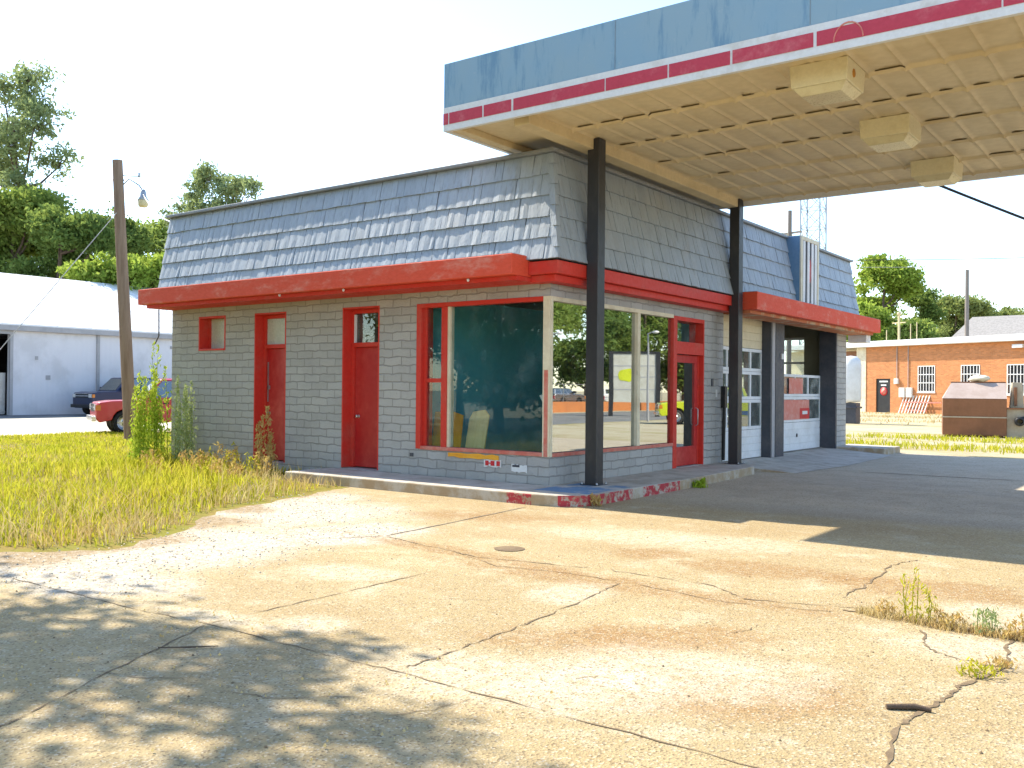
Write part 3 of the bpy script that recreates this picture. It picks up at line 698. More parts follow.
# ---- garage bays
def bay_door(name, y0, y1, rows, x=-.46):
    d = bpy.data.objects.new(name, None); COL.objects.link(d); d.parent = st
    pan = {}
    for kind, za, zb2 in rows:
        if kind == 'glass':
            n = 4; wd = (y1-y0)/n
            fr = MB(); fr.box(x,x+.045,y0,y1,za,za+.07); fr.box(x,x+.045,y0,y1,zb2-.07,zb2)
            for i in range(n+1):
                yc = y0+wd*i; fr.box(x,x+.044,max(y0,yc-.035),min(y1,yc+.035),za+.07,zb2-.07)
            fr.build('sash', M['white_door'], d, bevel=.004)
            for i in range(n):
                g = MB(); g.box(x+.018,x+.024,y0+wd*i+.035,y0+wd*(i+1)-.035,za+.07,zb2-.07); g.build('pane', M['glass_pale'], d)
        else:
            k = max(2, round((zb2-za)/.17)); hh = (zb2-za)/k
            p = MB()
            for i in range(k): p.box(x,x+.045,y0,y1,za+hh*i+.004,za+hh*(i+1)-.004)
            p.box(x,x+.028,y0,y1,za+.002,zb2-.002)
            p.build('panel', M['white_door'] if kind == 'white' else M['cream_panel'], d, bevel=.003)
    return d
bay_door('garage_door', 6.46, 9.07, [('white',.13,.78),('glass',.785,1.46),('glass',1.465,2.10),('glass',2.105,2.62),('cream',2.625,3.35)], -.25)
gd2 = bay_door('garage_door', 9.93, 13.83, [('white',.13,.86),('glass',.865,1.52),('glass',1.525,2.10)])
q = MB(); q.lathe([(.05,0),(.05,.012),(.02,.02),(0,.02)], (-.415,12.0,.52), 10, 'x'); q.build('handle', M['black'], gd2)
q = MB(); q.box(-.412,-.406,11.05,12.9,.93,1.44); q.build('pink_poster', M['pink'], gd2)
q = MB(); q.box(-.404,-.398,12.2,12.9,.95,1.22); q.build('red_poster', M['sign_red'], gd2)
q = MB(); q.box(-.396,-.392,12.36,12.74,1.06,1.15); q.build('poster_lettering', M['white'], gd2)
q = MB(); q.box(-.409,-.404,11.4,12.4,1.6,2.0); q.build('pink_poster', M['pink'], gd2)
for bx in ((-.205,.012,9.08,9.14,.10,3.36),(-.44,.014,13.80,13.905,.10,3.30),(.003,.03,9.34,9.885,.10,3.28),(-.46,.0,9.89,9.915,.10,3.3)): MB().box(*bx).build('dark_jamb', M['dark_paint'], st)
jb = MB(); jb.box(.003,.018,9.152,9.338,.10,3.28); jb.build('grey_pier_face', M['trim_grey'], st)
q = MB(); q.box(.03,.06,9.66,9.78,2.42,2.55); q.build('meter_box', M['white'], st)
q = MB(); q.tube([(.03,6.42,.2),(.04,6.42,1.0),(.05,6.40,1.35)], .035, 8); q.box(.0,.09,6.34,6.46,1.3,1.75); q.build('hose_reel', M['black'], st)

# ---- louvred sign case standing out of the mansard over the bays
lc = bpy.data.objects.new('sign_case', None); COL.objects.link(lc); lc.parent = st
q = MB(); q.box(.02,.40,9.85,11.1,3.72,5.36); q.build('case', M['bluebox'], lc, bevel=.008)
q = MB(); q.box(.40,.44,9.85,11.1,5.26,5.36); q.box(.40,.44,9.85,11.1,3.66,3.76); q.box(.40,.44,9.85,9.95,3.76,5.26); q.box(.40,.44,11.0,11.1,3.76,5.26); q.build('frame', M['cream'], lc, bevel=.005)
q = MB(); q.box(.402,.408,9.95,11.0,3.76,5.26); q.build('dark_back', M['dark_paint'], lc)
for y in (10.06,10.36,10.64,10.88):
    q = MB(); q.box(.415,.438,y-.075,y+.075,3.765,5.255); q.build('slat', M['white'], lc)
q = MB(); q.box(.409,.412,10.44,10.57,4.3,4.85); q.build('red_remnant', M['sign_red'], lc)

# ------------------------------------------------------------------ loose boards inside the shop window
o = MB(); o.prism([(-.20,0),(.20,0),(.19,.62),(.20,1.08),(.10,1.18),(-.14,1.14),(-.20,1.0)], 0, .03, 'y'); o = o.build('leaning_board', M['plywood'], loc=(-1.97,.50,.142)); o.rotation_euler = (R(-14),0,R(6)); tag(o, 'pale yellow plywood board leaning inside the big corner window', 'board')
o = MB(); o.prism([(-.42,0),(.22,0),(.22,1.06),(-.02,1.12),(-.42,1.1)], 0, .03, 'y'); o = o.build('orange_panel', M['orange'], loc=(-2.42,.40,.142)); o.rotation_euler = (R(-8),0,0); tag(o, 'orange panel standing behind the narrow side pane of the window', 'panel')
o = thing('red_signboard', 'tilted red board with white spots inside the window by the corner post', 'signboard', (-.42,.62,.145), R(10))
q = MB(); q.prism([(-.14,1.42),(.27,.70),(.29,.74),(.29,1.42)], 0, .03, 'y'); q.build('board', M['sign_red'], o)
q = MB(); q.prism([(-.14,1.42),(-.19,1.40),(.23,.66),(.27,.70)], -.006, .0, 'y'); q.build('white_edge', M['white'], o)
for c_,r_ in (((.08,0,1.2),.05),((.13,0,1.08),.04)): MB().lathe([(0,-.006),(r_,-.006),(r_,0)], c_, 10, 'y').build('white_spot', M['white'], o)
q = MB(); q.box(.12,.28,.032,.06,0,1.3); q.build('prop', M['dark_paint'], o)

# ------------------------------------------------------------------ canopy
cx0, cx1, cy0, cy1, cz0, cz1 = -.92, 9.9, -1.5, 6.32, 5.45, 6.45
ca = thing('canopy', 'flat petrol station canopy with faded blue fascia and red stripe on charcoal posts', 'canopy', (cx0,cy0,0))
def cbuild(mb, name, m, bevel=0, parent=None):
    o = mb.build(name, m, parent or ca, bevel)
    if parent is None: o.matrix_parent_inverse = Matrix.Translation((-cx0,-cy0,0))
    return o
th = .06
def band(z0, z1, p):
    b = MB()
    b.box(cx0-p,cx1+p,cy0-p,cy0+th,z0,z1); b.box(cx0-p,cx1+p,cy1-th,cy1+p,z0,z1); b.box(cx0-p,cx0+th,cy0+th,cy1-th,z0,z1); b.box(cx1-th,cx1+p,cy0+th,cy1-th,z0,z1); return b
cbuild(band(5.80,6.45,0), 'blue_fascia', M['fascia'])
cbuild(band(5.45,5.797,.004), 'white_fascia', M['stripe_white'])
rs = MB(); gaps = [-.82,-.18,.34,1.86,2.77,3.6,4.6,6.51,7.6,8.7]
xs = [cx0-.004]+gaps+[cx1]
for i,(a,b) in enumerate(zip(xs, xs[1:])):
    g0 = 0 if i == 0 else (.008,.012,.02,.028)[i%4]
    rs.box(a+g0, b-.01, cy0-.010, cy0-.006, 5.545, 5.71)
for i in range(6): rs.box(cx0-.010,cx0-.006, cy0+i*1.3+.03, cy0+i*1.3+1.27, 5.545, 5.71); rs.box(cx0+.2+i*1.7,cx0+1.8+i*1.7, cy1+.006, cy1+.010, 5.545, 5.71); rs.box(cx1+.006,cx1+.010, cy0+i*1.3+.03, cy0+i*1.3+1.27, 5.545, 5.71)
cbuild(rs, 'red_stripe', M['stripe'])
for x in (2.0, 4.55, 7.2): cbuild(MB().box(x-.003,x+.003,cy0-.004,cy0-.002,5.81,6.44), 'fascia_seam', M['cap'])
gh = MB()  # ghost of a removed letter on the stripe
gh.tube([(4.98+.16*math.cos(a), cy0-.011, 5.55+.19*math.sin(a)) for a in [i*math.pi/12 for i in range(13)]], .008, 5)
cbuild(gh, 'scratched_arch', M['pink'])
rf = MB(); rf.box(cx0+.06,cx1-.06,cy0+.06,cy1-.06,6.2,6.38); cbuild(rf, 'roof_deck', M['roof_white'])
# soffit of pressed pans: every pan sags a little, dented at its edge
rows = [cy0+.06,-.12,1.14,2.5,3.85,5.1,cy1-.06]; pw = .435
xl = np.arange(.46, cx1-.06, pw); xl = np.append(xl, cx1-.06)
sv = []; sf = []
vv = [0,.012,.024,.036,.06,.1,.16,.24,.34,.45,.55,.65,.74,.79,.82,.845,.865,.885,.905,.925,.945,.965,.977,.988,1]
for j in range(len(rows)-1):
    for i in range(len(xl)-1):
        a,b,c,d = xl[i],xl[i+1],rows[j],rows[j+1]; nx = 10; ny = len(vv)-1
        sag = random.uniform(.012,.035); off = random.uniform(-.1,.1)
        dent = random.uniform(.05,.12)*(1 if j < 4 else .7)*(1 if random.random() < .8 else .4)
        base = len(sv); gap = random.random() < (.55,.95,.85,.5,.2,.1)[j]*(1 if i < 16 else .7); nx = 16
        for v_ in vv:
            for p in range(nx+1):
                u = p/nx; z = 5.60
                side = min(u,1-u)/.10; en = min(v_,1-v_)/.03
                z -= .03*max(0, 1-side); z -= .05*max(0, 1-en)              # folded rib round every pan
                z -= sag*math.sin(math.pi*u)*min(1,math.sin(math.pi*v_)*1.6)
                wd = .30+.12*math.sin(7*i+3*j)
                rise = max(0, min(1,(v_-.845)/.10)) if v_ <= .976 else 0
                z += 0*rise*max(0, min(1, 1.6*(1-abs(u-.5+off)/wd)))*(1 if 0 < p < nx else 0)   # lifted, buckled pan end
                sv.append((a+(b-a)*u, c+(d-c)*v_, z))
        for q in range(ny):
            for p in range(nx):
                um = (p+.5)/nx; vm = (vv[q]+vv[q+1])/2
                if gap and .85 < vm < .977 and abs(um-.5+off) < wd*(.05+1.0*(vm-.85)/.127): continue      # pan end cut open so the dent shows dark
                k = base+q*(nx+1)+p; sf.append((k,k+nx+1,k+nx+2,k+1))
so_ = npmesh('soffit', np.array(sv), np.array(sf), M['soffit'], ca); so_.matrix_parent_inverse = Matrix.Translation((-cx0,-cy0,0))
for p in so_.data.polygons: p.use_smooth = True
so_.data.polygons.foreach_set('use_smooth', [True]*len(so_.data.polygons))
cbuild(MB().box(.465,cx1-.06,cy0+.06,cy1-.06,5.612,5.63), 'added_gap_backing', M['soffit'])  # sheet added just above the cut pan ends to lighten the holes
ef = MB(); ef.box(cx0+.06,.46,cy0+.06,cy1-.06,5.57,5.60); cbuild(ef, 'soffit_edge', M['soffit'])
for bx in ((.19,.46,cy0+.25,cy1-.06,5.41,5.62),(cx0+.06,cx0+.22,cy0+.06,cy1-.06,5.47,5.57),(8.3,8.6,cy0+.25,cy1-.06,5.41,5.55)): cbuild(MB().box(*bx), 'beam', M['beam'], .01)
for x, y in ((.455,.58),(.39,6.17),(8.5,.58),(8.5,6.17)):
    p = MB(); z0 = .155 if x < 1 else -.02
    # a wide flange column boxed on two sides
    p.box(x-.105,x+.105,y-.105,y+.105,z0,5.58); p.box(x-.16,x+.16,y-.16,y+.16,z0,z0+.018)
    o = cbuild(p, 'post', M['post'], .012)
    for i in (-1,1):
        for j in (-1,1): cbuild(MB().lathe([(.016,0),(.016,.03),(.0,.032)], (x+i*.135,y+j*.135,z0+.018), 8), 'bolt', M['steel'], 0, o)
for x, y, rust in ((4.45,-.58,1),(4.46,2.2,0),(4.45,5.12,0)):
    l = thing('canopy_light', {-.58:'boxy cream canopy lamp with an orange rust spot on its end, nearest the front fascia', 2.2:'boxy cream canopy lamp in the middle of the row of three', 5.12:'boxy cream canopy lamp at the far rear edge of the canopy'}[y], 'ceiling lamp', (x,y,5.27), R(0), 'boxy lamps under the canopy')
    def frus(x0,x1,y0,y1,z0,X0,X1,Y0,Y1,z1):
        m_ = MB(); m_.add([(x0,y0,z0),(x1,y0,z0),(x1,y1,z0),(x0,y1,z0),(X0,Y0,z1),(X1,Y0,z1),(X1,Y1,z1),(X0,Y1,z1)],[(0,3,2,1),(4,5,6,7),(0,1,5,4),(1,2,6,5),(2,3,7,6),(3,0,4,7)]); return m_
    frus(-.335,.335,-.335,.335,.04,-.35,.35,-.35,.35,.31).build('housing', M['fixture'], l, .012)
    frus(-.24,.24,-.24,.24,-.05,-.32,.32,-.32,.32,.039).build('lens', M['lens'], l, .008)
    if rust: q = MB(); q.lathe([(0,.012),(.05,.012),(.055,.0)], (.338,-.1,.17), 10, 'x'); q.build('rust_spot', M['rust'], l)

# ------------------------------------------------------------------ poles, wires
def wire(name, a, b, sag, r, m, label, cat='wire', group=None, n=14):
    a = Vector(a); b = Vector(b); pts = []
    for i in range(n+1):
        t = i/n; p = a.lerp(b, t); p.z -= sag*4*t*(1-t); pts.append(p)
    o = MB().tube(pts, r, 6).build(name, m); return tag(o, label, cat, group)
up = thing('utility_pole', 'leaning brown timber pole with a yard lamp, left of the station', 'utility pole', (-18.12,3.98,0))
o = MB().tube([(0,0,-.1),(-.13,-.12,3),(-.26,-.24,6),(-.36,-.33,8.5)], [.19,.18,.165,.15], 14).build('pole_shaft', M['wood_pole'], up)
q = MB(); q.tube([(-.30,-.28,7.65),(-.1,-.1,7.95),(.15,.09,7.75),(.22,.16,7.60)], .022, 8); q.build('lamp_arm', M['steel'], up)
q = MB(); q.lathe([(.02,.22),(.06,.20),(.09,.10),(.10,.0),(.17,-.12),(.16,-.13)], (.24,.17,7.42), 14); q.build('lamp_head', M['steel'], up)
q = MB(); q.lathe([(.155,0),(.15,-.14),(.11,-.2),(0,-.21)], (.24,.17,7.29), 14); q.build('lamp_lens', M['lens'], up)
q = MB(); q.tube([(-.46,-.42,7.9),(-.2,-.2,7.9)], .03, 8); q.lathe([(.03,0),(.05,.04),(.03,.08),(.05,.12),(.0,.14)], (.13,.1,8.0), 10); q.tube([(-.34,-.32,8.05),(.13,.1,8.02)], .014, 6); q.build('insulator', M['steel'], up)
wire('service_wire', (-17.9,4.15,7.5), (-9.95,.4,5.33), .35, .022, M['guy'], 'thin wire running from the leaning pole down to the mansard roof', 'wire')
wire('guy_wire', (-18.3,3.8,7.2), (-19.6,-1.3,.0), 0, .012, M['guy'], 'taut thin guy wire slanting from the leaning pole to the grass', 'wire')
o = MB().tube([(-10.05,-.3,3.3),(-10.12,-.25,3.0),(-10.35,-.1,2.75),(-10.8,.1,2.6)], .014, 6).build('hanging_cable', M['wire'], None); tag(o, 'loose cable dangling under the left end of the red ledge', 'cable')
pp = thing('power_pole', 'weathered grey pole with a crossarm beside the lattice tower', 'utility pole', (-17.2,57,0))
MB().tube([(0,0,0),(0,0,15.3)], [.2,.15], 10).build('pole_shaft', M['grey_wood'], pp)
q = MB(); q.bar((-1.0,.3,13.6),(1.0,-.3,13.6),.12,.14); q.build('crossarm', M['grey_wood'], pp)
q = MB(); q.lathe([(.12,0),(.16,.1),(.16,.55),(.1,.62),(0,.63)], (.35,0,12.7), 10); q.build('transformer', M['steel'], pp)
bp = tag(MB().tube([(0,0,0),(0,0,12.2)], [.2,.15], 10).build('bare_pole', M['grey_wood'], loc=(-8.42,75.2,0)), 'bare dark pole rising behind the grey shed roof', 'utility pole')
ep = tag(MB().tube([(0,0,0),(0,0,11)], [.18,.14], 10).build('power_pole', M['grey_wood'], loc=(22,58,0)), 'timber pole carrying the power lines beyond the right edge', 'utility pole')
wire('power_line', (-17.2,57,11.6), (22,58,10.3), .5, .022, M['wire'], 'upper black power line crossing above the orange brick building', 'power line', 'power lines over the brick building')
wire('power_line', (-17.2,57,11.1), (22,58,9.9), .55, .012, M['guy'], 'lower fainter power line crossing above the orange brick building', 'power line', 'power lines over the brick building')
mp_ = tag(MB().tube([(0,0,0),(0,0,3.6)], .06, 10).build('steel_post', M['steel'], loc=(9.6,11.3,0)), 'steel post where the thick cable ends beyond the right edge', 'post')
wire('service_cable', (4.18,6.36,5.47), (9.6,11.3,3.2), .08, .024, M['wire'], 'thick dark cable slanting down from the rear edge of the canopy', 'cable')
tw = thing('lattice_tower', 'tall steel lattice radio tower rising behind the mansard roof', 'tower', (-31.5,104,0))
hw = 1.2; tl = MB()
for i,j in ((-1,-1),(1,-1),(1,1),(-1,1)): tl.bar((i*hw,j*hw,0),(i*hw,j*hw,42),.14,.14)
tl.build('tower_leg', M['steel'], tw)
q = MB(); cs = [(-1,-1),(1,-1),(1,1),(-1,1)]
for k in range(17):
    z = k*2.45
    for s in range(4):
        a = cs[s]; b = cs[(s+1)%4]
        q.bar((a[0]*hw,a[1]*hw,z),(b[0]*hw,b[1]*hw,z+2.45),.07,.07); q.bar((b[0]*hw,b[1]*hw,z),(a[0]*hw,a[1]*hw,z+2.45),.07,.07); q.bar((a[0]*hw,a[1]*hw,z+2.45),(b[0]*hw,b[1]*hw,z+2.45),.07,.07)
q.build('brace', M['steel'], tw)

# ------------------------------------------------------------------ white metal warehouse, left
wh = thing('metal_warehouse', 'long white metal warehouse with a white roof and grey eave trim', 'building', (-44,10,0))
def wbuild(mb, n, m, parent=None, bevel=0):
    o = mb.build(n, m, parent or wh, bevel)
    if parent is None: o.matrix_parent_inverse = Matrix.Translation((44,-10,0))
    return o
q = MB(); wall_cells(q, 'y', -44.2, -44, -6, 45, -.05, 4.6, [(5.0,12.5,-.05,4.4)]); q.box(-66,-44.2,-6,-5.8,-.05,4.6); q.box(-66,-44.2,44.8,45,-.05,4.6); q.box(-66,-65.8,-5.8,44.8,-.05,4.6); wbuild(q, 'wall', M['siding'])
q = MB(); q.add([(-43.7,-6.2,4.97),(-43.7,45.2,4.97),(-55,45.2,8.95),(-55,-6.2,8.95),(-66.3,45.2,4.97),(-66.3,-6.2,4.97),(-43.7,-6.2,4.88),(-43.7,45.2,4.88),(-66.3,45.2,4.88),(-66.3,-6.2,4.88)],[(0,1,2,3),(3,2,4,5),(0,6,7,1),(5,4,8,9),(1,7,8,4,2),(0,3,5,9,6),(6,9,8,7)]); wbuild(q, 'roof', M['white_roof'])
q = MB()
for i in range(52): 
    y = -6+i; q.bar((-43.75,y,5.0),(-54.9,y,8.93),.05,.05)
wbuild(q, 'roof_rib', M['white_roof'])
q = MB(); q.box(-44,-43.68,-6.2,45.2,4.60,4.875); wbuild(q, 'eave_trim', M['trim_grey'])
for y in (12.5,17.45,27): wbuild(MB().box(-43.99,-43.9,y,y+.17,0,4.6), 'downpipe', M['trim_grey'])
q = MB(); q.box(-43.99,-43.88,5,12.5,4.4,4.597); wbuild(q, 'door_track', M['trim_grey'])
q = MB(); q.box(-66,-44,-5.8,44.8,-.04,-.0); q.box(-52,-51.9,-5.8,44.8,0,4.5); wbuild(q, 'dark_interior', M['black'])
q = MB(); q.box(-44.35,-44.3,11.6,12.45,.05,2.3); wbuild(q, 'inner_panel', M['steel'])
for bx in ((-43.995,-43.96,13.9,14.05,3.05,3.25),(-43.995,-43.96,14.5,14.75,1.95,2.2),(-43.995,-43.93,22.3,22.5,4.0,4.15)): wbuild(MB().box(*bx), 'wall_patch', M['trim_grey'])

# ------------------------------------------------------------------ vehicles
def arc(cx_, cz_, r, a0, a1, n): return [(cx_+r*math.cos(R(a0+(a1-a0)*i/n)), cz_+r*math.sin(R(a0+(a1-a0)*i/n))) for i in range(n+1)]
def make_vehicle(name, label, cat, loc, rz, body, L=5.2, W=1.9, wr=.38, hood=1.05, roof=1.8, kind='pickup', lower=None, group=None, bumper='chrome'):
    """front faces +x; side outline with wheel arches extruded over the width, cabin tapered, glass, lamps, wheels"""
    v = thing(name, label, cat, loc, rz, group)
    xf, xr = L/2, -L/2; wf, wb_ = xf-.95, xr+1.15; g0 = .42
    belt = hood+.03
    A = [(xr,g0+.1),(wb_-.52,g0-.05)] + arc(wb_,wr,.47,170,10,8) + [(wf-.52,g0-.1)] + arc(wf,wr,.47,170,10,8) + [(xf-.12,g0-.02),(xf,g0+.12),(xf+.01,hood-.22),(xf-.08,hood-.06),(xf-.5,hood),(xf-1.45,belt)]
    if kind == 'pickup': A += [(xf-3.25,belt+.01),(xr+.05,belt),(xr,belt-.08)]
    else: A += [(xr+.1,belt),(xr,belt-.1)]
    b = MB(); n = len(A); secs = []
    for y, sx, dz in ((-W/2,.985,-.015),(-W/2+.07,1,0),(W/2-.07,1,0),(W/2,.985,-.015)):
        secs.append([(x*sx, y, z+(dz if z > hood-.3 else 0)) for x, z in A])
    vs = [p for s in secs for p in s]; fs = []
    for k in range(3):
        for i in range(n): fs.append((k*n+i, k*n+(i+1)%n, (k+1)*n+(i+1)%n, (k+1)*n+i))
    fs += [tuple(range(n)), tuple(range(3*n,4*n))[::-1]]
    b.add(vs, fs); bo = b.build('body', body, v, .025)
    if lower:
        q = MB(); q.box(wb_+.5,wf-.5,-W/2-.012,-W/2-.002,g0-.05,hood-.35); q.box(wb_+.5,wf-.5,W/2+.002,W/2+.012,g0-.05,hood-.35); q.box(xr+.02,wb_-.52,W/2+.002,W/2+.012,g0+.08,hood-.4); q.box(xr+.02,wb_-.52,-W/2-.012,-W/2-.002,g0+.08,hood-.4); q.build('lower_band', lower, v)
    # cabin
    c0 = xf-1.4; c1 = (xf-3.25) if kind == 'pickup' else xr+.06
    t0 = c0-.72; t1 = c1+(.22 if kind == 'pickup' else .25); wi = W/2-.05; wtop = W/2-.22
    def at_(x, y, z): return (x,y,z)
    lo = [(c0,-wi,belt-.01),(c0,wi,belt-.01),(c1,wi,belt-.01),(c1,-wi,belt-.01)]
    hi = [(t0,-wtop,roof-.04),(t0,wtop,roof-.04),(t1,wtop,roof-.04),(t1,-wtop,roof-.04)]
    rf_ = [(t0-.12,-wtop+.12,roof),(t0-.12,wtop-.12,roof),(t1+.1,wtop-.12,roof),(t1+.1,-wtop+.12,roof)]
    q = MB(); q.add(lo+hi+rf_, [(3,2,1,0),(0,1,5,4),(1,2,6,5),(2,3,7,6),(3,0,4,7),(4,5,9,8),(5,6,10,9),(6,7,11,10),(7,4,8,11),(8,9,10,11)]); q.build('cabin', body, v, .03)
    def lerp(a,b,t): return tuple(a[i]+(b[i]-a[i])*t for i in range(3))
    def pane(pa, pb, pc, pd, u0, u1, v0, v1, nm):
        def P(u,vv): return Vector(lerp(lerp(pa,pb,u), lerp(pd,pc,u), vv))
        pts = [P(u0,v0),P(u1,v0),P(u1,v1),P(u0,v1)]
        nrm = (pts[1]-pts[0]).cross(pts[3]-pts[0]).normalized(); ctr = sum(pts,Vector())/4
        if nrm.dot(ctr-Vector(((c0+c1)/2,0,belt+.3))) < 0: nrm = -nrm
        q = MB(); q.add([p+nrm*.004 for p in pts]+[p+nrm*.014 for p in pts],[(3,2,1,0),(4,5,6,7),(0,1,5,4),(1,2,6,5),(2,3,7,6),(3,0,4,7)]); q.build(nm, M['car_glass'], v)
    pane(lo[0],lo[1],hi[1],hi[0],.06,.94,.08,.94,'windscreen'); pane(lo[3],lo[2],hi[2],hi[3],.1,.9,.15,.9,'rear_window')
    spl = [(.1,.86)] if kind == 'pickup' else [(.05,.33),(.37,.63),(.67,.94)]
    for a, bb in spl:
        pane(lo[0],lo[3],hi[3],hi[0],a,bb,.12,.92,'side_window'); pane(lo[1],lo[2],hi[2],hi[1],a,bb,.12,.92,'side_window')
    # front
    q = MB(); q.box(xf-.02,xf+.12,-W/2+.02,W/2-.02,g0+.02,g0+.2); q.build('front_bumper', M[bumper], v, .02)
    q = MB(); q.box(xr-.12,xr+.02,-W/2+.02,W/2-.02,g0+.05,g0+.22); q.build('rear_bumper', M[bumper], v, .02)
    gr = MB(); gr.box(xf+.005,xf+.022,-W/2+.36,W/2-.36,hood-.36,hood-.12); gr = gr.build('grille', M['black'], v)
    q = MB(); q.box(xf+.022,xf+.034,-W/2+.33,W/2-.33,hood-.26,hood-.22); q.box(xf+.022,xf+.03,-W/2+.33,W/2-.33,hood-.125,hood-.10); q.build('grille_bar', M['chrome'], gr)
    for s in (-1,1):
        q = MB(); q.box(xf-.01,xf+.024,min(s*(W/2-.34),s*(W/2-.06)),max(s*(W/2-.34),s*(W/2-.06)),hood-.33,hood-.13); q.build('headlight', M['lamp_glass'], v, .01)
        q = MB(); q.box(xf-.16,xf-.01,min(s*(W/2-.03),s*(W/2+.008)),max(s*(W/2-.03),s*(W/2+.008)),hood-.33,hood-.15); q.build('turn_light', M['amber'], v)
        q = MB(); q.box(xr-.015,xr+.05,min(s*(W/2-.2),s*(W/2-.02)),max(s*(W/2-.2),s*(W/2-.02)),hood-.45,hood-.1); q.build('tail_light', M['sign_red'], v)
        q = MB(); q.box(c0-.5,c0-.3,min(s*(W/2-.06),s*(W/2+.2)),max(s*(W/2-.06),s*(W/2+.2)),belt+.05,belt+.23); q.build('wing_mirror', M['black'], v, .02)
        q = MB(); q.box(c0-.95,c0-.75,min(s*(W/2-.01),s*(W/2+.02)),max(s*(W/2-.01),s*(W/2+.02)),belt-.14,belt-.10); q.build('door_handle', M['black'], v)
        for x in (wf, wb_):
            y0 = s*(W/2-.13)
            wl = MB(); wl.lathe([(wr-.12,-.11),(wr-.03,-.11),(wr,-.07),(wr,.07),(wr-.03,.11),(wr-.12,.11)], (x,y0,wr), 22, 'y'); wo = wl.build('wheel', M['tyre'], v)
            rm = MB(); rm.lathe([(wr-.125,.10*s),(wr-.15,.085*s),(wr-.17,.03*s),(.09,.05*s),(.07,.085*s),(0,.09*s)], (x,y0,wr), 22, 'y')
            for k in range(5):
                a = 2*math.pi*k/5; ca_, sa_ = math.cos(a), math.sin(a)
                rm.bar((x+.07*ca_,y0+.075*s,wr+.07*sa_),(x+(wr-.14)*ca_,y0+.09*s,wr+(wr-.14)*sa_),.035,.06,(0,1,0))
            rm.build('rim', M['rim'], wo)
            dk = MB(); dk.lathe([(.46,-.05),(.46,.05),(0,.05)], (x,s*(W/2-.32),wr+.0), 18, 'y'); dk.build('wheel_well', M['black'], v)
    return v
make_vehicle('parked_truck', 'dark blue truck parked against the white warehouse wall', 'truck', (-41.4,17.9,0), R(-90), M['car_blue'], 5.4, 2.05, .42, 1.32, 2.12, 'suv', None, None, 'black')
make_vehicle('parked_truck', 'red pickup truck half hidden behind the pole and tall weeds', 'truck', (-21.65,7.65,0), R(-114), M['car_red'], 5.1, 1.85, .40, 1.14, 1.92, 'pickup')
make_vehicle('parked_van', 'lime yellow and blue van parked by the road, mirrored in the shop glass', 'van', (11.9,31.4,0), R(-33), M['car_lime'], 4.8, 1.85, .36, 1.1, 1.85, 'suv', M['car_deepblue'])

# ------------------------------------------------------------------ right background
bb_ = thing('brick_building', 'low orange brick building with white roof edge and barred windows', 'building', (-17.4,72,0), math.atan2(-6,13.01))
q = MB(); Hh = 5.55
wall_cells(q, 'x', 0, .3, 2.0, 40, -.1, Hh, [(3.04,4.5,-.1,2.85),(7.2,8.8,1.76,3.87),(11.1,12.72,1.76,3.87),(14.9,16.5,1.62,3.85),(20,21.6,1.62,3.85)])
q.box(39.7,40,.3,18,-.1,Hh); q.box(2,39.7,17.7,18,-.1,Hh); q.build('wall', M['orange_brick'], bb_)
q = MB(); q.box(1.0,1.997,-.05,.25,-.1,Hh-.02); q.box(1.7,1.997,.25,18,-.1,Hh-.02); q.build('cream_pier', M['cream'], bb_)
q = MB(); q.box(-8,.997,.6,.8,-.1,Hh-.1); q.build('recess_wall', M['cream_panel'], bb_)
q = MB(); q.box(-1.5,.98,.5,.597,3.2,5.3); q.build('dark_panel', M['brown'], bb_)
q = MB(); q.box(-8,40.4,-.5,18.3,Hh,6.0); q.build('roof_edge', M['roof_white'], bb_, .03)
q = MB(); q.box(-8,40.2,-.3,18,6.0,6.06); q.build('roof', M['roof_white'], bb_)
d = bpy.data.objects.new('door', None); COL.objects.link(d); d.parent = bb_
q = MB(); q.box(3.04,4.5,.08,.14,.0,2.85); q.build('door_leaf', M['black'], d)
q = MB(); q.box(3.35,4.2,.06,.078,2.55,2.68); q.box(3.5,4.05,.06,.078,2.25,2.36); q.build('door_lettering', M['white'], d)
q = MB(); q.lathe([(0,-.02),(.36,-.02),(.36,0)], (3.8,.078,1.78), 20, 'y'); q.build('round_sign', M['sign_red'], d)
q = MB(); q.lathe([(0,-.012),(.26,-.012),(.26,0)], (3.8,.056,1.78), 20, 'y'); q.build('round_sign', M['pink'], d)
q = MB(); q.bar((3.6,.040,1.6),(4.0,.040,1.96),.06,.01,(0,1,0)); q.build('sign_slash', M['sign_red'], d)
for x0,x1,za,zc in ((7.2,8.8,1.76,3.87),(11.1,12.72,1.76,3.87),(14.9,16.5,1.62,3.85),(20,21.6,1.62,3.85)):
    wv = bpy.data.objects.new('barred_window', None); COL.objects.link(wv); wv.parent = bb_
    q = MB(); q.box(x0,x1,.2,.22,za,zc); q.build('pane', M['black'], wv)
    q = MB()
    q.box(x0,x0+.07,-.03,.05,za,zc); q.box(x1-.07,x1,-.03,.05,za,zc)
    for k in range(1,6): xx = x0+(x1-x0)*k/6; q.box(xx-.025,xx+.025,-.02,.03,za+.07,zc-.07)
    for k in (0,.34,.67,1): zz = za+(zc-za-.07)*k; q.box(x0+.07,x1-.07,-.035,.045,zz,zz+.07)
    q.build('bars', M['white'], wv)
    q = MB(); q.box(x0-.05,x1+.05,-.06,.19,za-.1,za-.002); q.build('sill', M['roof_white'], wv)
for x0,x1,za,zc in ((5.5,6.05,1.3,2.1),(6.2,6.75,1.3,2.1),(5.0,5.4,2.4,2.85)):
    q = MB(); q.box(x0,x1,-.2,-.002,za,zc); q.build('meter_box', M['roof_white'], bb_, .02)
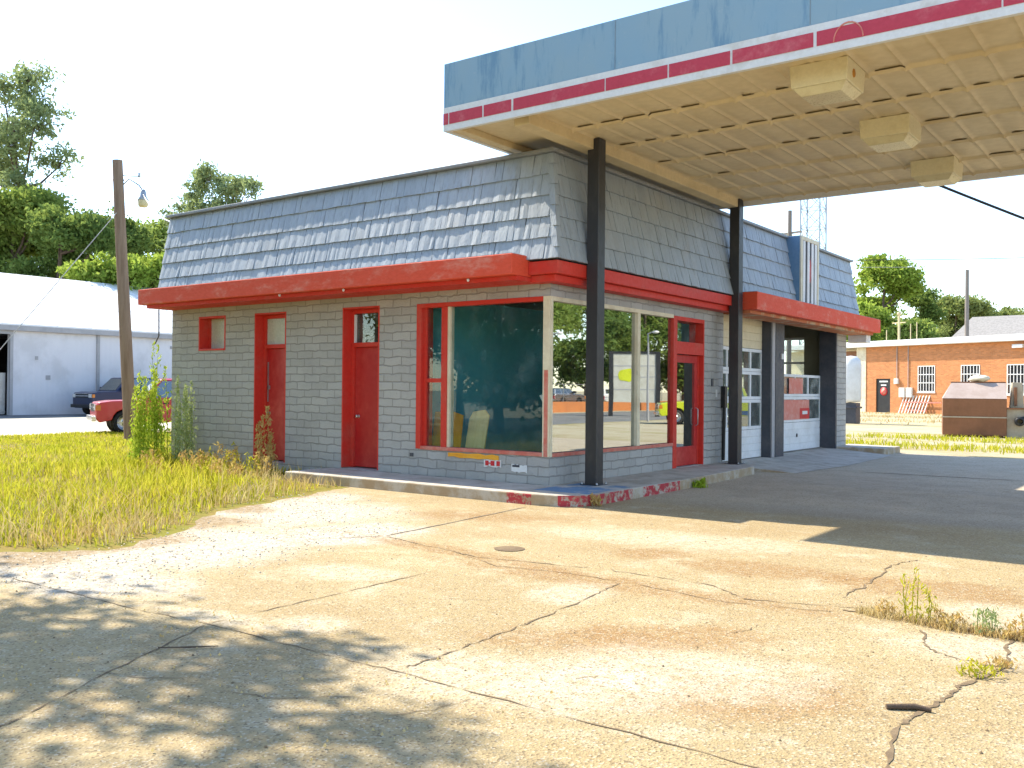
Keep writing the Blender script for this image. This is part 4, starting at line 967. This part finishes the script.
q = MB(); q.tube([(5.2,-.05,2.85),(5.2,-.05,5.5)], .03, 6); q.tube([(6.3,-.05,2.1),(6.3,-.05,5.5)], .03, 6); q.build('conduit', M['trim_grey'], bb_)
q = MB(); q.tube([(4.85,.6,6.05),(4.85,.6,8.2)], .09, 8); q.bar((4.2,.6,7.55),(5.5,.6,7.55),.08,.08); q.lathe([(0,.0),(.16,.05),(.16,.25),(0,.32)], (4.85,.6,8.15), 10); q.tube([(6.0,.6,6.05),(6.0,.6,7.4)], .035, 6); q.tube([(6.6,.6,6.05),(6.6,.6,7.5)], .035, 6); q.tube([(3.6,.6,6.05),(3.6,.6,7.0)], .035, 6); q.build('service_mast', M['beam'], bb_)
q = MB(); q.box(15.5,16.3,-.35,-.002,5.05,5.3); q.build('flood_light', M['white'], bb_)
sh = thing('grey_shed', 'building with a grey shingled gable roof behind the orange brick building', 'building', (-11.5,84,0), R(-8))
q = MB(); q.box(.3,20,.3,7.7,0,6.3); q.build('wall', M['beige_metal'], sh)
q = MB(); q.add([(-.6,-.3,6.2),(20.4,-.3,6.2),(20.4,4,9.1),(.6,4,9.1),(20.4,8.3,6.2),(-.6,8.3,6.2)],[(0,1,2,3),(3,2,4,5),(0,3,5),(1,4,2),(0,5,4,1)]); q.build('roof', M['shingle'], sh)

# brown container on the yard
dp = thing('steel_dumpster', 'brown steel dumpster with sloping faded lid and beige compactor end', 'dumpster', (-.02,26.74,0), R(13))
Lc = 2.19
q = MB(); q.box(0,Lc,0,1.5,.06,1.46); q.box(.1,Lc-.1,.1,1.4,0,.06); q.build('bin', M['brown'], dp, .02)
q = MB(); q.box(-.02,Lc+.02,-.03,-.002,.73,.775); q.build('rail', M['beige_metal'], dp)
q = MB(); q.add([(0,0,1.462),(Lc,0,1.462),(Lc+.02,.75,2.06),(.32,.75,2.06),(Lc,1.5,1.462),(0,1.5,1.462),(.32,.95,2.06),(Lc+.02,.95,2.06)],[(0,1,2,3),(3,2,7,6),(6,7,4,5),(0,3,6,5),(1,4,7,2),(0,5,4,1)]); q.build('lid', M['lid'], dp)
q = MB(); q.bar((.3,.85,2.08),(Lc+.02,.85,2.08),.10,.06); q.build('hinge_bar', M['brown'], dp)
q = MB(); q.box(Lc+.004,Lc+.62,.1,1.4,.0,1.12); q.prism([(Lc+.15,1.123),(Lc+.62,1.123),(Lc+.55,2.08),(Lc+.22,2.08)], .5, 1.1, 'y'); q.build('compactor_end', M['beige_metal'], dp, .015)
q = MB(); q.bar((Lc+.01,.06,1.10),(Lc+.7,.06,1.10),.05,.06); q.bar((Lc+.32,.42,1.2),(Lc+.32,.42,1.9),.1,.12); q.build('bracket', M['brown'], dp)
q = MB(); q.lathe([(.10,-.30),(.17,-.30),(.17,.05),(.10,.05),(.10,-.30)], (Lc+.42,.05,.62), 14, 'y'); q.tube([(Lc+.42,-.05,.72),(Lc+.75,-.1,.85),(Lc+.95,0,1.2)], .05, 8); q.build('hose', M['black'], dp)
bg_ = MB()
for i in range(9):
    pass
V = []; F = []
for i in range(7):
    for j in range(12):
        a = 2*math.pi*j/12; t = math.pi*i/6
        r = 1+.14*math.sin(3*a+i)+.1*math.cos(5*a-2*i)
        V.append((.36*math.sin(t)*math.cos(a)*r, .25*math.sin(t)*math.sin(a)*r, .15*math.cos(t)*(1 if math.cos(t)>0 else .6)+.11+.035*math.sin(2*a+i)))
for i in range(6):
    for j in range(12): F.append((i*12+j,(i+1)*12+j,(i+1)*12+(j+1)%12,i*12+(j+1)%12))
bg_.add(V, F, True); o = bg_.build('refuse_bag', M['bag'], loc=(1.05,27.9,2.10)); tag(o, 'cream plastic bag lying on top of the brown dumpster', 'bag')
rk = thing('leaning_rack', 'white slatted pallet frame leaning on the orange brick wall', 'pallet', (-12.4,69.2,0), math.atan2(-6,13.01))
for i in range(9):
    q = MB(); q.bar((i*.30,0,.0),(i*.30+.25,.55,1.7),.09,.05); q.build('slat', M['white'], rk)
q = MB(); q.bar((.05,.08,.25),(2.6,.08,.25),.05,.1); q.bar((.2,.5,1.55),(2.75,.5,1.55),.05,.1); q.bar((.1,.27,.9),(3.8,.27,.9),.05,.1); q.build('rail', M['pink'], rk)
tk = thing('white_tank', 'white upright tank on a dark base beside the far brick pier', 'tank', (-7.25,39.2,0))
q = MB(); q.lathe([(.0,3.62),(.3,3.58),(.48,3.4),(.55,3.1),(.55,1.3),(.5,1.15),(0,1.1)], (0,0,0), 20); q.build('tank_shell', M['white'], tk)
q = MB(); q.box(-.4,.4,-.4,.4,0,1.1); q.box(-.48,.48,-.48,.48,.8,.9); q.build('base', M['dark_paint'], tk, .02)
ac = thing('white_trailer', 'white box trailer edge beside the dumpster at the right border', 'trailer', (3.05,27.4,0), R(13))
q = MB(); q.box(0,2.6,.2,1.9,.45,1.75); q.build('trailer_box', M['white'], ac, .03)
for y in (.2,1.9):
    q = MB(); q.lathe([(.12,-.09),(.30,-.09),(.33,-.05),(.33,.05),(.30,.09),(.12,.09),(0,.09)], (1.3,y,.33), 18, 'y'); q.build('wheel', M['tyre'], ac)

# ------------------------------------------------------------------ reflected street side (seen in the shop glass)
sb = thing('roadside_sign', 'tall white panelled sign board in a black frame beside the road', 'signboard', (21.2,40.75,0), math.atan2(1.25,-1.7)+math.pi)
q = MB(); q.box(-1.35,1.35,-.08,.08,.9,4.0); q.build('panel', paint('weathered_board', (.56,.54,.46), .6, (.46,.43,.35), 1.5), sb)
q = MB()
for x in (-1.5,1.5): q.box(x-.14,x+.14,-.14,.14,0,4.15)
q.box(-1.36,1.36,-.12,.12,4.0,4.15); q.build('frame', M['black'], sb)
q = MB()
for z in (1.7,2.5,3.2): q.box(-1.35,1.35,-.09,.09,z,z+.05)
q.build('panel_joint', M['trim_grey'], sb)
for s in (-1,1):
    q = MB(); P = [(.45+.62*math.cos(a)*random.uniform(.7,1.15), 2.65+.48*math.sin(a)*random.uniform(.7,1.15)) for a in [i*.4488 for i in range(14)]]
    q.prism(P, s*.084, s*.096, 'y'); q.build('lime_blotch', M['lime_blotch'], sb)
for i,(x,y,h) in enumerate(((16.4,24.3,4.2),(15.8,32.6,4.7))):
    lp = thing('street_lamp', ('slim street lamp nearer the shop on the roadside verge','slim street lamp behind the lime van on the roadside verge')[i], 'street lamp', (x,y,0), 0, 'street lamps along the road')
    MB().tube([(0,0,0),(0,0,h)], [.07,.045], 8).build('pole_shaft', M['trim_grey'], lp)
    q = MB(); q.tube([(0,0,h),(-.35,0,h+.12)], .03, 6); q.build('lamp_arm', M['trim_grey'], lp)
    q = MB(); q.lathe([(0,.06),(.14,.03),(.18,-.03),(.1,-.09),(0,-.1)], (-.42,0,h+.1), 12); q.build('lamp_head', M['white'], lp)
kb = tag(MB().prism([(30,-20),(31.2,-20),(31.2,150),(30,150)], -.1, .75).build('clay_wall', M['clay']), 'low orange clay coloured wall along the far side of the road', 'wall')
cf = thing('chain_fence', 'grey wire fence on top of the low orange wall', 'fence', (31.4,-20,0))
for i in range(43):
    q = MB(); q.tube([(0,i*4,0),(0,i*4,2.1)], .03, 6); q.build('fence_post', M['steel'], cf)
q = MB(); q.tube([(0,0,2.08),(0,168,2.08)], .02, 5)
for i in range(7): q.tube([(0,0,.9+i*.17),(0,168,.9+i*.17)], .008, 4)
q.build('fence_mesh', M['steel'], cf)
for i,(x,y,c) in enumerate(((33.4,44.5,'white'),(33.6,51,'chrome'),(33.3,58,'white'),(33.3,38,'car_blue'))):
    make_vehicle('parked_car', ('white car behind the wire fence','silver car behind the wire fence','second white car behind the wire fence, farther along','navy car behind the wire fence')[i], 'car', (x,y,.3), R(90), M[c], 4.5, 1.8, .33, 1.0, 1.5, 'suv', None, 'cars behind the wire fence')

# ------------------------------------------------------------------ trees
def quads(C, N, size, aspect, rs):
    """random leaf quads at points C"""
    k = len(C); a = rs.normal(size=(k,3)); a /= np.linalg.norm(a,axis=1,keepdims=True)
    if N is not None: a = a*.8+N; a /= np.linalg.norm(a,axis=1,keepdims=True)
    b = np.cross(a, rs.normal(size=(k,3))); b /= np.linalg.norm(b,axis=1,keepdims=True)
    s = size*.5*rs.uniform(.6,1.35,(k,1)); a = a*s*aspect; b = b*s
    V = np.stack([C-a, C+b*.5-a*.1, C+a, C-b*.5-a*.1],1).reshape(-1,3)
    return V, np.arange(4*k).reshape(-1,4)
def tree(name, label, loc, h, lobes, leaf, leafsize, n, seed, trunk=.28, clump=.75, cat='tree', group=None, aspect=1.0, bare=.25, lean=0, sub=16):
    """lobes: list of (x, y, z, r) crown masses about the trunk base"""
    rs = np.random.default_rng(seed); t = thing(name, label, cat, loc, 0, group)
    tb = MB(); top = Vector((lean*h*.8, 0, h*.86))
    pts = [Vector((0,0,-.1))] + [Vector((lean*h*.8*k**1.3+rs.normal()*.12*h*.05, rs.normal()*.12*h*.05, h*.86*k)) for k in (.15,.3,.45,.6,.75,.9,1)]
    tb.tube(pts, [trunk*1.25]+[trunk*(1-.8*k) for k in (.15,.3,.45,.6,.75,.9,1)], 9)
    C = []; tot = sum(l[3]**2 for l in lobes)
    for lx, ly, lz, lr in lobes:
        c = Vector((lx,ly,lz)); k = min(1, max(.25, (lz-lr*.6)/(h*.86))); st_ = pts[0].lerp(top, k*.92)
        i0 = min(range(len(pts)), key=lambda i: abs(pts[i].z-st_.z)); st_ = pts[i0]
        mid = st_.lerp(c, .5) + Vector((0,0,-.12*(c-st_).length)); r0 = trunk*.42
        tb.tube([st_, mid, c], [r0, r0*.65, r0*.25], 6)
        ns = max(5, int(sub*lr*lr/2.2)); ns = min(ns, 46)
        nl = max(3, int(2.3*n*lr*lr/tot/ns))
        d = rs.normal(size=(ns,3)); d /= np.linalg.norm(d,axis=1,keepdims=True); d[:,2] = np.where(d[:,2] < -.45, -d[:,2], d[:,2])
        cc = np.array(c) + d*lr*rs.uniform(.35,1.02,(ns,1))*np.array([1,1,.85])
        for q in cc[:14]:
            tb.tube([c, Vector(q)], [r0*.22, r0*.08], 4, False)
        for q in cc:
            cr_ = clump*rs.uniform(.55,1.3)
            C.append(q + np.clip(rs.normal(size=(nl,3)),-1.9,1.9)*np.array([cr_,cr_,cr_*.62])*.55)
    C = np.concatenate(C)
    tb.build('trunk', M['bark'], t, fixn=False)
    V, F = quads(C, np.array([0,0,.35]), leafsize, aspect, rs)
    npmesh('crown', V, F, leaf, t); return t
def crown(h, r, z0, seed, k=9, flat=.8):
    rs = random.Random(seed); L = [(0,0,h-r*.55,r*.6)]
    for i in range(k):
        a = i*2.4+rs.uniform(-.4,.4); q = rs.uniform(.35,.75); z = z0+(h-z0)*(.12+.7*((i*.618)%1)); wz = math.sin(math.pi*min(1,max(.18,(h-z)/(h-z0))))**.5
        L.append((r*q*wz*math.cos(a), r*q*wz*math.sin(a), z, r*rs.uniform(.34,.52)*(.6+.4*wz)))
    return L
def at(px, d):
    """ground point seen at picture column px, d metres into the scene"""
    c = np.array([(px-cx)/fpx, 0, -1.]); r = Rw @ c; return (CAM.x+r[0]*d, CAM.y+r[1]*d, 0)
# tall pine and dense trees behind the warehouse
g1 = 'trees behind the warehouse'
p0 = at(12,84)
pine = [(-2,0,27.5,2.6),(1.5,1,26.4,2.2),(3.4,0,24.2,2.0),(-3.5,1,24.5,2.6),(1,-1,22.6,2.2),(4.2,2,21.2,1.7),(-2.6,0,21.2,2.4),(2.2,-1,19.2,1.7),(.5,1,29,1.9),(-5.5,0,21.6,2.2),(3.6,2,17.5,1.5)]
tree('pine_tree', 'tall thin crowned pine rising above all others at the left edge', p0, 30, pine, M['needle'], .34, 4600, 3, .42, 1.05, group=g1, aspect=1.5, sub=9)
def T(name, label, px, d, h, r, z0, leaf, ls, n, seed, group=None, trunk=.3, **kw):
    return tree(name, label, at(px,d), h, crown(h,r,z0,seed), M[leaf], ls, n, seed, trunk, group=group, **kw)
T('oak_tree','broad dense dark oak below the tall pine at the left edge',10,78,18.4,6.0,6,'leaf_mid',.42,15000,21,g1,.4,clump=1.0)
T('oak_tree','dark rounded tree left of the timber pole behind the warehouse',58,74,15.6,4.3,5,'leaf_dark',.38,9000,22,g1,.35,clump=.9)
T('oak_tree','leafy oak tree directly behind the timber pole',108,82,17.0,4.3,5,'leaf_dark',.40,8000,23,g1,.3,clump=.9)
T('oak_tree','dark green tree between the timber pole and the mansard end',146,86,17.2,4.6,4,'leaf_mid',.40,8000,24,g1,.3,clump=.9)
T('small_tree','yellow green bushy tree just over the warehouse ridge left of the pole',82,68,10.6,2.7,5.5,'leaf_bright',.34,5000,25,g1,.2,clump=.75)
T('small_tree','bright green bushy tree over the ridge, half covered by the pole',112,68,11.2,3.0,5.5,'leaf_bright',.34,5500,26,g1,.2,clump=.75)
T('small_tree','bright green tree over the ridge against the mansard end',146,70,11.5,3.0,5.5,'leaf_bright',.34,5500,27,g1,.2,clump=.75)
T('oak_tree','far left tree beyond the picture edge behind the warehouse',-45,76,19,5.5,6,'leaf_mid',.42,8000,28,g1,.4,clump=1.0)
# airy pine behind the station
pine2 = [(.2,0,17.3,1.7),(1.6,.5,16.3,1.4),(-1.3,0,16.6,1.3),(-2.6,0,15.9,1.35),(3.3,0,16.4,1.2),(4.2,.4,16.5,1.0),(2.2,0,15.0,1.3),(.2,-.5,15.0,1.4),(-4.2,0,14.9,1.2),(-5.0,.3,14.4,.9),(-2.2,0,14.0,1.4),(.9,0,13.2,1.3),(3.4,0,13.9,1.2),(-3.6,0,12.9,1.1),(5.0,0,15.9,.7)]
tree('pine_tree', 'airy flat topped pine rising behind the mansard roof left end', at(208,72), 17.4, pine2, M['needle'], .26, 3600, 31, .26, .68, aspect=1.5, sub=10)
# trees at the right
g2 = 'trees behind the orange brick building'
T('broadleaf_tree','tall bright green tree beside the mansard right end',884,102,16.8,4.9,2,'leaf_bright',.42,16000,41,g2,.35,clump=.95)
T('broadleaf_tree','dark green tree right of the tall bright tree',920,108,13.6,2.9,2,'leaf_dark',.42,6500,42,g2,.3,clump=.8)
T('broadleaf_tree','low leafy tree just left of the roof mast',858,94,11,3.4,1,'leaf_bright',.40,6000,43,g2,.25,clump=.8)
T('broadleaf_tree','pale rounded tree above the left end of the grey shed',955,128,15.6,5.0,3,'leaf_pale',.46,11000,44,g2,.3,clump=1.0)
T('broadleaf_tree','pale tree behind the bare pole over the shed ridge',993,134,14.4,5.0,3,'leaf_pale',.46,9000,45,g2,.3,clump=1.0)
T('broadleaf_tree','pale green tree at the right picture edge above the shed',1038,128,14.0,4.6,3,'leaf_pale',.46,7000,46,g2,.3,clump=1.0)
T('broadleaf_tree','small treetop peeping over the mansard near the lattice tower',782,112,20.4,3.0,9,'leaf_mid',.42,4000,47,g2,.3,clump=.9)
T('broadleaf_tree','dark low tree between the mast and the shed roof',905,92,9.4,3.4,1,'leaf_mid',.40,6000,48,g2,.25,clump=.8)
# shade trees in front left (they throw the dappled shadow), and the belt behind the camera that the glass mirrors
tree('shade_tree', 'spreading oak out of frame that shades the lower left of the lot', (-5.8,-12.6,0), 11.6, [(0,0,10,2.2),(2.0,1.2,8.6,1.5),(2.4,2.8,7.4,1.15),(.4,3.6,7.6,1.2),(-2,2.6,8.2,1.5),(-3.6,3.3,7.0,1.3),(3.2,.2,7.3,1.5),(3.4,-1.9,8.1,1.6),(-3,-.5,9,1.9),(0,-3,8.6,2),(4.2,2.4,8.4,1.0),(3.4,3.7,8.4,1.1),(4.6,2.9,8.0,1.0),(2.6,4.3,6.8,.8),(5.0,1.4,8.2,1.2),(-1,3.9,6.2,1.0),(-5.2,2.4,7.8,1.4),(-1.4,3.75,7.2,1.1),(-2.8,3.7,7.6,1.1),(-.1,4.2,7.3,.9),(.9,4.3,7.8,.9)], M['leaf_mid'], .19, 11500, 61, .34, .62, sub=12)
for i,(x,y,h,r) in enumerate(((-14,-12,11,4.0),(-22,-18,14,5),(-9,-24,13,5),(-16,-30,15,6),(-4,-34,14,5.5),(-30,-26,15,6),(3,-44,15,6),(-38,-10,13,5))):
    T('roadside_tree', ['dense oak second in the row left of the lot','tall oak at the back of the left tree row','oak standing behind the shade tree','big oak deep in the grove beyond the shade tree','round oak behind the camera to the left','large oak at the far corner of the left grove','oak behind the camera near the drive','oak beyond the mown verge far left'][i], 0, 0, h, r, 3, ('leaf_mid','leaf_dark')[i%2], .36, 5000, 70+i, 'trees of the grove left of the lot', .3, clump=.9).location = (x,y,0)
for i,(x,y,h,r,lb_) in enumerate(((-13,-15.5,8,3.6,'low bushy tree with branches to the ground nearest the lot'),(-19,-20.5,9,4.2,'low bushy tree with branches to the ground, deeper in the grove'),(-10,-19,9,3.8,'thick low tree behind the spreading shade oak'),(-24,-13,9,4,'low thick tree at the left side of the grove'),(-16.5,-25,10,4.5,'thick low tree at the back of the grove'))):
    T('thicket_tree', lb_, 0, 0, h, r, .3, 'leaf_dark', .3, 6500, 130+i, 'thicket trees left of the lot', .2, clump=.85).location = (x,y,0)
for i,(x,y,lb_) in enumerate(((15,126,'leftmost broad tree closing off the far road end'),(21,129,'second broad tree closing off the far road end, taller than its neighbours'),(27,127,'third broad tree closing off the far road end'),(33,124,'rightmost broad tree closing off the far road end'))):
    T('roadside_tree', lb_, 0, 0, 13+2*(i==1), 5.5, .3, 'leaf_mid', .45, 6000, 150+i, 'trees closing off the road', .3, clump=1.1).location = (x,y,0)
rb = [(34.5,34,11),(37,40,13),(35,46,12),(38,52,14),(35.5,58,13),(33,64,13),(38,70,15),(30,76,14),(32,82,15),(36,84,15),(40,30,13),(13,98,15),(30,98,16),(44,46,16),(44,62,16),(31,68,12)]
lbl = ['rounded oak opposite the street lamp','broad oak across the road','bushy oak behind the white car','tall oak behind the silver car','oak above the wire fence bend','oak at the roadside clearing','tall oak in the second row of the belt','wide oak past the end of the cars','oak north of the sign board','huge oak at the back of the belt','oak nearest the junction across the road','far oak near the road end','very tall oak far behind the belt','tall oak deep behind the navy car','tall oak deep behind the far white car','low oak near the road verge']
for i,(x,y,h) in enumerate(rb):
    T('roadside_tree', lbl[i], 0, 0, h, 4.4, 1.2, ('leaf_mid','leaf_dark','leaf_mid')[i%3], .42, 5500, 90+i, 'trees of the belt across the road', .3, clump=1.0).location = (x,y,0)

# ------------------------------------------------------------------ grass and weeds
def inside(poly, x, y):
    c = np.zeros(len(x), bool); j = len(poly)-1
    for i in range(len(poly)):
        xi,yi = poly[i]; xj,yj = poly[j]
        if yi != yj: c ^= ((yi > y) != (yj > y)) & (x < (xj-xi)*(y-yi)/(yj-yi)+xi)
        j = i
    return c
turf_poly = [(-22.4,2),(-16,-8),(-9,-14)] + [(x-.25,y+.1) for x,y in lot_edge if -14 < y and not (x < -3.4 and y > -1.4)] + [(-3.5,-1.14),(-5.0,-1.14),(-4.95,-.1),(-10.05,-.12),(-10.1,8),(-23.2,6.2)]
def blades(name, x, y, hgt, wid, lean, m, rs, label):
    k = len(x); a = rs.uniform(0,6.283,k); h = hgt*rs.uniform(.45,1.25,k); ln = h*lean*rs.uniform(.2,1.3,k); b = rs.uniform(0,6.283,k)
    dx, dy = np.cos(a)*wid*.5, np.sin(a)*wid*.5; lx, ly = np.cos(b)*ln, np.sin(b)*ln
    z0 = np.zeros(k)
    V = np.stack([np.stack([x-dx,y-dy,z0-.01],1), np.stack([x+dx,y+dy,z0-.01],1), np.stack([x+dx*.75+lx*.35,y+dy*.75+ly*.35,h*.6],1), np.stack([x-dx*.75+lx*.35,y-dy*.75+ly*.35,h*.6],1), np.stack([x+lx,y+ly,h],1), np.stack([x+lx+.001,y+ly,h],1)],1).reshape(-1,3)
    o = np.arange(k)[:,None]*6
    F = np.concatenate([o+np.array([[0,1,2,3]]), o+np.array([[3,2,5,4]])])
    ob = npmesh(name, V, F, m); tag(ob, label, None, None, 'stuff'); return ob
rs = np.random.default_rng(5)
def scatter(n, poly, dens=None):
    P = np.array(poly); lo, hi = P.min(0), P.max(0); X = []; Y = []; tot = 0
    while tot < n:
        x = rs.uniform(lo[0],hi[0],n*2); y = rs.uniform(lo[1],hi[1],n*2); k = inside(poly,x,y)
        if dens is not None: k &= rs.random(len(x)) < dens(x,y)
        X.append(x[k]); Y.append(y[k]); tot += k.sum()
    return np.concatenate(X)[:n], np.concatenate(Y)[:n]
def patch(x, y, f=1.0): return .5+.25*np.sin(x*1.9*f+1.3*np.sin(y*1.1*f))+.25*np.sin(y*2.3*f+1.7*np.sin(x*.9*f+2))
near = lambda x,y: np.clip(1.6-.075*np.hypot(x-8.2,y+12), .25, 1)
x, y = scatter(52000, turf_poly, lambda x,y: near(x,y)*(.25+.75*patch(x,y)))
edge = np.min(np.hypot(x[:,None]-np.array([p[0] for p in lot_edge])[None], y[:,None]-np.array([p[1] for p in lot_edge])[None]),1)
wallside = np.clip(1-(-.2-y)/3.0, 0, 1)*(x > -10)
hg = (.13+.20*patch(x,y,.6))*np.clip(1.9-.058*np.hypot(x-8.2,y+12),.35,1.15)*np.clip(edge/1.6,.35,1)*(1+.5*wallside)
kk = rs.random(len(x)) < np.clip(edge/1.1,.06,1)
blades('grass', x[kk], y[kk], hg[kk], .010+.0012*np.hypot(x-8.2,y+12)[kk]*.6, .55, M['grass'], rs, 'tall green and yellow grass left of the station')
x, y = scatter(26000, turf_poly, near)
edge = np.min(np.hypot(x[:,None]-np.array([p[0] for p in lot_edge])[None], y[:,None]-np.array([p[1] for p in lot_edge])[None]),1)
kk = (edge < 1.5*rs.random(len(x))+.2) | (rs.random(len(x)) < .30)
blades('dry_grass', x[kk], y[kk], ((.10+.22*patch(x,y,.8))*np.clip(1.9-.058*np.hypot(x-8.2,y+12),.35,1))[kk], .014, .8, M['straw'], rs, 'dead straw coloured grass along the edge of the lot')
# seed heads standing above the grass
x, y = scatter(1500, turf_poly, near); hh = rs.uniform(.3,.62,1500)*np.clip(1.9-.058*np.hypot(x-8.2,y+12),.3,1.1)
blades('seed_stems', x, y, hh, .008, .25, M['straw'], rs, 'thin straw seed stems standing over the grass')
# rough grass in the right yard
yard = [(-1.2,17.5),(2.5,16.2),(6,17),(6,25),(2.6,26.2),(-2.2,25),(-4,21)]
x, y = scatter(2600, yard, lambda x,y: np.where(np.sin(y*1.1+.4*np.sin(x*.7)) > .25, 1, .06))
blades('yard_grass', x, y, np.full(len(x), .16), .03, .7, M['grass'], rs, 'strips of yellow green grass in the yard beside the dumpster')
yard2 = [(-14,40),(0,36),(1,60),(-10,66),(-18,66)]
x, y = scatter(1500, yard2, lambda x,y: np.where(np.sin(y*.6+.5*np.sin(x*.5)) > .4, 1, .05))
blades('yard_grass', x, y, np.full(len(x), .15), .05, .7, M['straw'], rs, 'strips of grass in the far yard before the brick building')

def plume_weed(name, label, loc, h, r, n, leaf, seed, ls=.07, stems=3, group=None, power=1.0, asp=1.6, cat='weed'):
    """upright feathery weed: several stems carrying narrow leaves"""
    rs_ = np.random.default_rng(seed); t = thing(name, label, cat, loc, 0, group)
    sb_ = MB(); C = []
    for i in range(stems):
        a = 6.283*i/stems+rs_.uniform(-.4,.4); tip = np.array([math.cos(a)*r*.55*rs_.uniform(.3,1.2), math.sin(a)*r*.55*rs_.uniform(.3,1.2), h*rs_.uniform(.5,1.0)])
        base = np.array([math.cos(a)*r*.55, math.sin(a)*r*.55, 0])
        mid = base+(tip-base)*.5 + np.array([math.cos(a)*r*.12,0,.03])
        q_ = min(1, .25+h*.45); sb_.tube([(0,0,-.02), base+np.array([0,0,.01]), mid, tip], [.010*q_,.011*q_,.008*q_,.002*q_], 5)
        u = rs_.random(n//stems)**power; u = .03+.97*u
        P = ((1-u)**2)[:,None]*base + (2*u*(1-u))[:,None]*mid + (u**2)[:,None]*tip
        rad = (r*.52*(1-u)**.6+.018)[:,None]*rs_.random((len(u),1))**.6
        d = rs_.normal(size=(len(u),3))*np.array([1,1,.6]); d /= np.linalg.norm(d,axis=1,keepdims=True)
        C.append(P + d*rad)
    sb_.build('stem', leaf, t, fixn=False); C = np.concatenate(C); C[:,2] = np.maximum(C[:,2], .02)
    V, F = quads(C, np.array([0,0,.9]), ls, asp, rs_); npmesh('leaves', V, F, leaf, t); return t
plume_weed('tall_weed','bright yellow green bushy weed standing beside the timber pole',(-9.72,-.75,0),2.0,.42,3000,M['weed'],1,.055,11)
plume_weed('tall_weed','thin tall yellow weed sprig rising behind the bright bushy weed',(-9.75,-.5,0),2.6,.40,620,M['weed'],2,.065,5)
plume_weed('tall_weed','grey green feathery weed in front of the block wall end',(-8.8,-.5,0),2.0,.30,2200,M['weed_grey'],3,.045,11)
plume_weed('dry_weed','reddish dried weed with seed heads before the left red door',(-6.2,-.5,0),1.4,.24,520,M['dry_weed'],4,.06,4)
plume_weed('dry_weed','wispy dried weed leaning before the wall between grass and door',(-7.2,-.6,0),.75,.35,260,M['dry_weed'],5,.05,5)
plume_weed('shrub','small brown and green shrub at the far left edge of the grass',(-22.6,.6,0),1.3,.55,700,M['dry_weed'],6,.11,6)
plume_weed('tall_weed','low yellow green weeds in front of the red truck wheel',(-18.9,4.9,0),.9,.4,420,M['weed'],7,.09,6)
for i in range(16):
    x = random.uniform(-9.5,-5); y = random.uniform(-2.5,-.4)
    plume_weed('grass_clump','clump of dry seeding grass along the block wall',(x,y,0),random.uniform(.35,.6),.22,130,M['dry_weed'] if i%2 else M['grass'],100+i,.05,5,'clumps of seeding grass by the wall')
wl = [('bushy weed growing from the cracked pavement at the right',6.52,-4.85,.38,.15,230),('small green weed tuft nearest the right edge of the pavement',6.98,-4.92,.24,.10,170),('low weed tuft at the right end of the pavement crack',7.18,-4.96,.16,.09,110),('low brown tuft at the left end of the weedy crack',6.3,-4.82,.12,.10,110),('flat weed in the lower pavement crack',7.12,-6.0,.07,.14,110),('flat weed higher up the lower pavement crack',7.2,-5.75,.06,.10,90),('low tuft between the two larger crack weeds',6.75,-4.9,.13,.14,160)]
for i,(lb,x,y,h,r,n) in enumerate(wl):
    plume_weed('pavement_weed', lb, (x,y,0), h, r, n, M['dry_weed'] if i in (2,3,5,6) else M['weed_grey'] if i in (1,) else M['grass'], 200+i, .024, 6, 'weeds in the pavement cracks')
x = rs.uniform(6.1,7.5,1300); y = -4.87-.05*np.sin(x*3)+rs.normal(0,.045,1300)-.06*(x-6.5)
blades('crack_grass', x, y, np.full(1300,.06), .007, .9, M['straw'], rs, 'dry grass filling the weedy pavement crack')
plume_weed('pavement_weed','bright green weed at the foot of the red painted kerb',(1.24,2.75,0),.16,.16,140,M['weed'],301,.06,5)
plume_weed('pavement_weed','dry grass tuft at the kerb corner below the post',(1.22,-.62,0),.17,.10,70,M['dry_weed'],302,.05,5)
o = MB().tube([(6.86,-6.93,.014),(6.98,-6.85,.018),(7.06,-6.84,.012)], [.014,.016,.011], 7).build('stick', M['bark']); tag(o, 'short brown stick lying at the lower end of the pavement crack', 'stick')
o = MB().tube([(2.95,-8.62,.012),(3.1,-8.5,.016),(3.2,-8.36,.01)], [.004,.006,.003], 6).build('stick', M['bark']); tag(o, 'thin twig lying in the dappled tree shade', 'stick')
for i in range(34):
    pass
x = rs.uniform(-.5,5.5,420); y = rs.uniform(-9.8,-7.6,420)
V, F = quads(np.stack([x,y,rs.uniform(.006,.015,420)],1), np.array([0,0,6.]), .03, .7, rs)
V[:,2] = np.clip(V[:,2], .005, .03); tag(npmesh('fallen_leaves', V, F, M['straw']), 'dry fallen leaves scattered on the shaded concrete', None, None, 'stuff')
